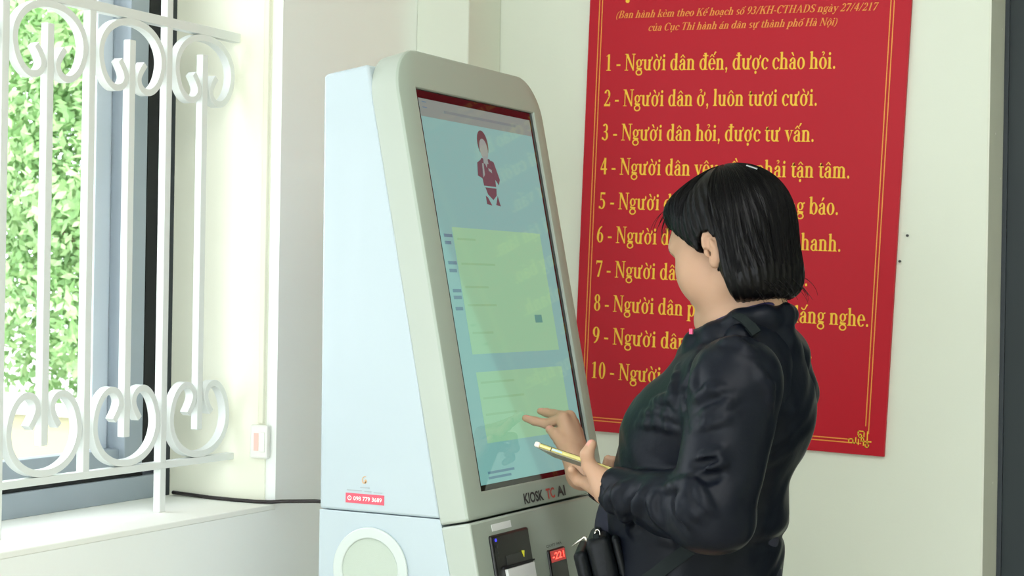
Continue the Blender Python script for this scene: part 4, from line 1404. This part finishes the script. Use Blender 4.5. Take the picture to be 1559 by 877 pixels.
cl_, cn_ = hair_surface(np.array([hp(-.080, .020, .118)]))
cz_ = Vector(cn_[0])
cx_ = (Vector(HF) - cz_ * cz_.dot(Vector(HF))).normalized()
cy_ = cz_.cross(cx_)
CM_ = Matrix(((cx_.x, cy_.x, cz_.x, 0), (cx_.y, cy_.y, cz_.y, 0), (cx_.z, cy_.z, cz_.z, 0), (0, 0, 0, 1)))
CM_.translation = Vector(cl_[0]) + cz_ * .0012
MB().box((-.010, -.0022, -.0016), (.010, .0022, .0016), .0008, CM_).build('hair_clip', M['hair_clip'], hair)

NS_, NP_ = 900, 16
th0 = rng.uniform(.10, .5, NS_)
ph = rng.uniform(-math.pi, math.pi, NS_)
tt = np.linspace(0, 1, NP_)
front = np.abs(ph) < 1.15
th1 = np.where(front, rng.uniform(.9, 1.22, NS_), rng.uniform(2.15, 2.30, NS_))
th = th0[:, None] + (th1 - th0)[:, None] * tt
pp = ph[:, None] + .10 * np.sin(tt * 3 + ph[:, None] * 7) * tt
loc = np.stack([np.sin(th) * np.cos(pp), np.sin(th) * np.sin(pp), np.cos(th)], -1) * .12
SP = HO + np.einsum('nki,ij->nkj', loc + np.array([-.022, 0, .025]), HR)
SP, SG = hair_surface(SP.reshape(-1, 3))
SP = SP + SG * (.0002 + .0009 * rng.random(NS_).repeat(NP_))[:, None]
SP = SP.reshape(NS_, NP_, 3)
hq_ = (SP - HO) @ HR.T
SP = SP[~((hq_[..., 0] > -.022) & (hq_[..., 2] < .034) & (np.abs(hq_[..., 1]) > .045)).any(1)]
W_ = []
for k in range(46):                       # loose wisps over the forehead
    l0 = rng.uniform(-.04, .05)
    a0 = np.array([.070 + rng.uniform(-.02, .008), l0, .098 + rng.uniform(-.012, .006)])
    a1 = a0 + np.array([.030 + rng.uniform(-.01, .012), rng.uniform(-.01, .012), -.012 + rng.uniform(-.012, .010)])
    a2 = a1 + np.array([rng.uniform(-.004, .012), rng.uniform(-.008, .008), -.020 + rng.uniform(-.014, .008)])
    q = np.array([(1 - t) ** 2 * a0 + 2 * t * (1 - t) * a1 + t * t * a2 for t in tt])
    W_.append(HO + q @ HR)
for k in range(26):                       # stray ends at the nape
    f0, l0 = rng.uniform(-.10, -.05), rng.uniform(-.05, .07)
    a0 = np.array([f0, l0, -.075])
    a1 = a0 + np.array([-.012 + rng.uniform(-.012, .006), rng.uniform(-.006, .006), -.016])
    a2 = a1 + np.array([rng.uniform(-.012, .006), rng.uniform(-.006, .006), -.018 + rng.uniform(-.01, .006)])
    W_.append(HO + np.array([(1 - t) ** 2 * a0 + 2 * t * (1 - t) * a1 + t * t * a2 for t in tt]) @ HR)
SP = np.concatenate([SP, np.array(W_)])
NS_ = len(SP)
tg = np.gradient(SP, axis=1)
tg /= np.linalg.norm(tg, axis=2)[..., None] + 1e-9
sd = np.cross(tg, SP - HO)
sd /= np.linalg.norm(sd, axis=2)[..., None] + 1e-9
up_ = np.cross(sd, tg)
rad_ = (.0007 * (1 - .55 * tt))[None, :, None]
ringv = np.stack([SP + rad_ * (math.cos(a) * sd + math.sin(a) * up_) for a in (math.pi / 2, math.pi * 7 / 6, math.pi * 11 / 6)], 2)
idx = np.arange(NS_ * NP_ * 3).reshape(NS_, NP_, 3)
fq = np.stack([np.stack([idx[:, :-1, k], idx[:, :-1, (k + 1) % 3], idx[:, 1:, (k + 1) % 3], idx[:, 1:, k]], -1) for k in range(3)], 2).reshape(-1, 4)
sme = bpy.data.meshes.new('hair_strands')
sme.from_pydata(ringv.reshape(-1, 3).tolist(), [], fq.tolist())
so = link('hair_strands', sme, M['hair'], hair, True)
so['kind'] = 'stuff'

# ------------------------------------------------------------------ shoulder bag at her front
bag = empty('shoulder_bag', (-1.19, 2.58, .80), 'black leather bag with silver zip pull hanging in front of the woman', 'bag')
bn_ = Vector((-.93, -.37, 0)).normalized()
bw_ = Vector((-.37, .93, 0)).normalized()
bz_ = Vector((-.25, -.10, 1)).normalized()
bo_ = Vector((-1.153, 2.548, 1.003))


def bag_lobe(name, n0, n1, z0, z1, w0, w1, m, bev, parent):
    n = bn_ - bz_ * bn_.dot(bz_)
    n.normalize()
    w = bz_.cross(n).normalized()
    mt = Matrix(((n.x, bw_.x, bz_.x, bo_.x), (n.y, bw_.y, bz_.y, bo_.y), (n.z, bw_.z, bz_.z, bo_.z), (0, 0, 0, 1)))
    return MB().box((n0, w0, z0), (n1, w1, z1), bev, mt, 4).build(name, m, parent, smooth=True)


bag_lobe('bag_body', -.012, .030, -.20, -.004, .0, .15, M['leather'], .012, bag)
bag_lobe('back_panel', -.026, -.013, -.20, -.010, .003, .15, M['leather'], .006, bag)
bag_lobe('front_pocket', .031, .054, -.19, -.020, .004, .145, M['leather'], .010, bag)
bag_lobe('zip_tape', .004, .014, -.010, .0015, .006, .13, M['strap'], .002, bag)
zp = MB()
zp.tube([(-1.2045, 2.548, .9795), (-1.1815, 2.548, .9965)], .0017, 8)
zp.tube([(-1.1815, 2.548, .9965), (-1.178, 2.549, .9890)], .0025, 8)
zp.build('zip_pull', M['metal'], bag, smooth=True)
MB().tube([Vector((-1.163, 2.556, 1.003)) + Vector((.9 * .004 * math.cos(a), .4 * .004 * math.cos(a), .0055 * math.sin(a))) for a in [k * math.pi / 8 for k in range(17)]], .0013, 6, cap=False).build('strap_ring', M['metal'], bag, smooth=True)
st_ = [(-1.150, 2.545, .925), (-1.115, 2.538, .915), (-1.078, 2.536, .930), (-1.056, 2.5385, .9455), (-1.036, 2.543, .963), (-1.016, 2.549, .979), (-.997, 2.557, .995), (-.985, 2.566, 1.005)]
MB().tube(st_, 0, up=(.55, 0, -.8), rect=(.022, .0035)).build('bag_strap', M['strap'], bag, auto=40)

# ------------------------------------------------------------------ phone in her left hand
PA, PBv = Vector((-1.2982, 2.5965, 1.1375)), Vector((-1.1332, 2.5787, 1.1011))   # ends of the near long edge (centre of its strip)
pa = (PBv - PA).normalized()
pw = Vector((.10, .94, -.34))
pw = (pw - pa * pw.dot(pa)).normalized()
pn = pw.cross(pa).normalized()
if pn.z < 0:
    pn = -pn
PLEN = (PBv - PA).length
PMX = Matrix((pa.to_4d(), pw.to_4d(), pn.to_4d(), (0, 0, 0, 1))).transposed()
for i_ in range(3):
    PMX[i_][3] = PA[i_]
    PMX[3][i_] = 0
PMX[3][3] = 1
phone = empty('smartphone', PA, 'smartphone with gold edge held in the woman\'s left hand', 'phone')
MB().box((0, 0, -.0038), (PLEN, .072, .0038), .003, PMX, 3).build('phone_body', M['phone_edge'], phone, smooth=True)
MB().box((.002, .002, -.0050), (PLEN - .002, .070, -.0037), .0005, PMX).build('back_cover', M['phone_back'], phone)
MB().box((.003, .003, .0037), (PLEN - .003, .069, .0043), .0003, PMX).build('phone_screen', M['glass_black'], phone)
MB().box((.034, -.0010, -.0016), (.054, .0004, .0016), .0005, PMX).build('side_button', M['phone_button'], phone)
MB().box((-.0020, -.0022, -.0046), (.0085, .010, .0046), .003, PMX, 3).build('corner_bumper', M['phone_case'], phone)
MB().box((.031, -.0003, -.0037), (.0325, .0003, .0037), .0001, PMX).build('antenna_line', M['dark_grey'], phone)
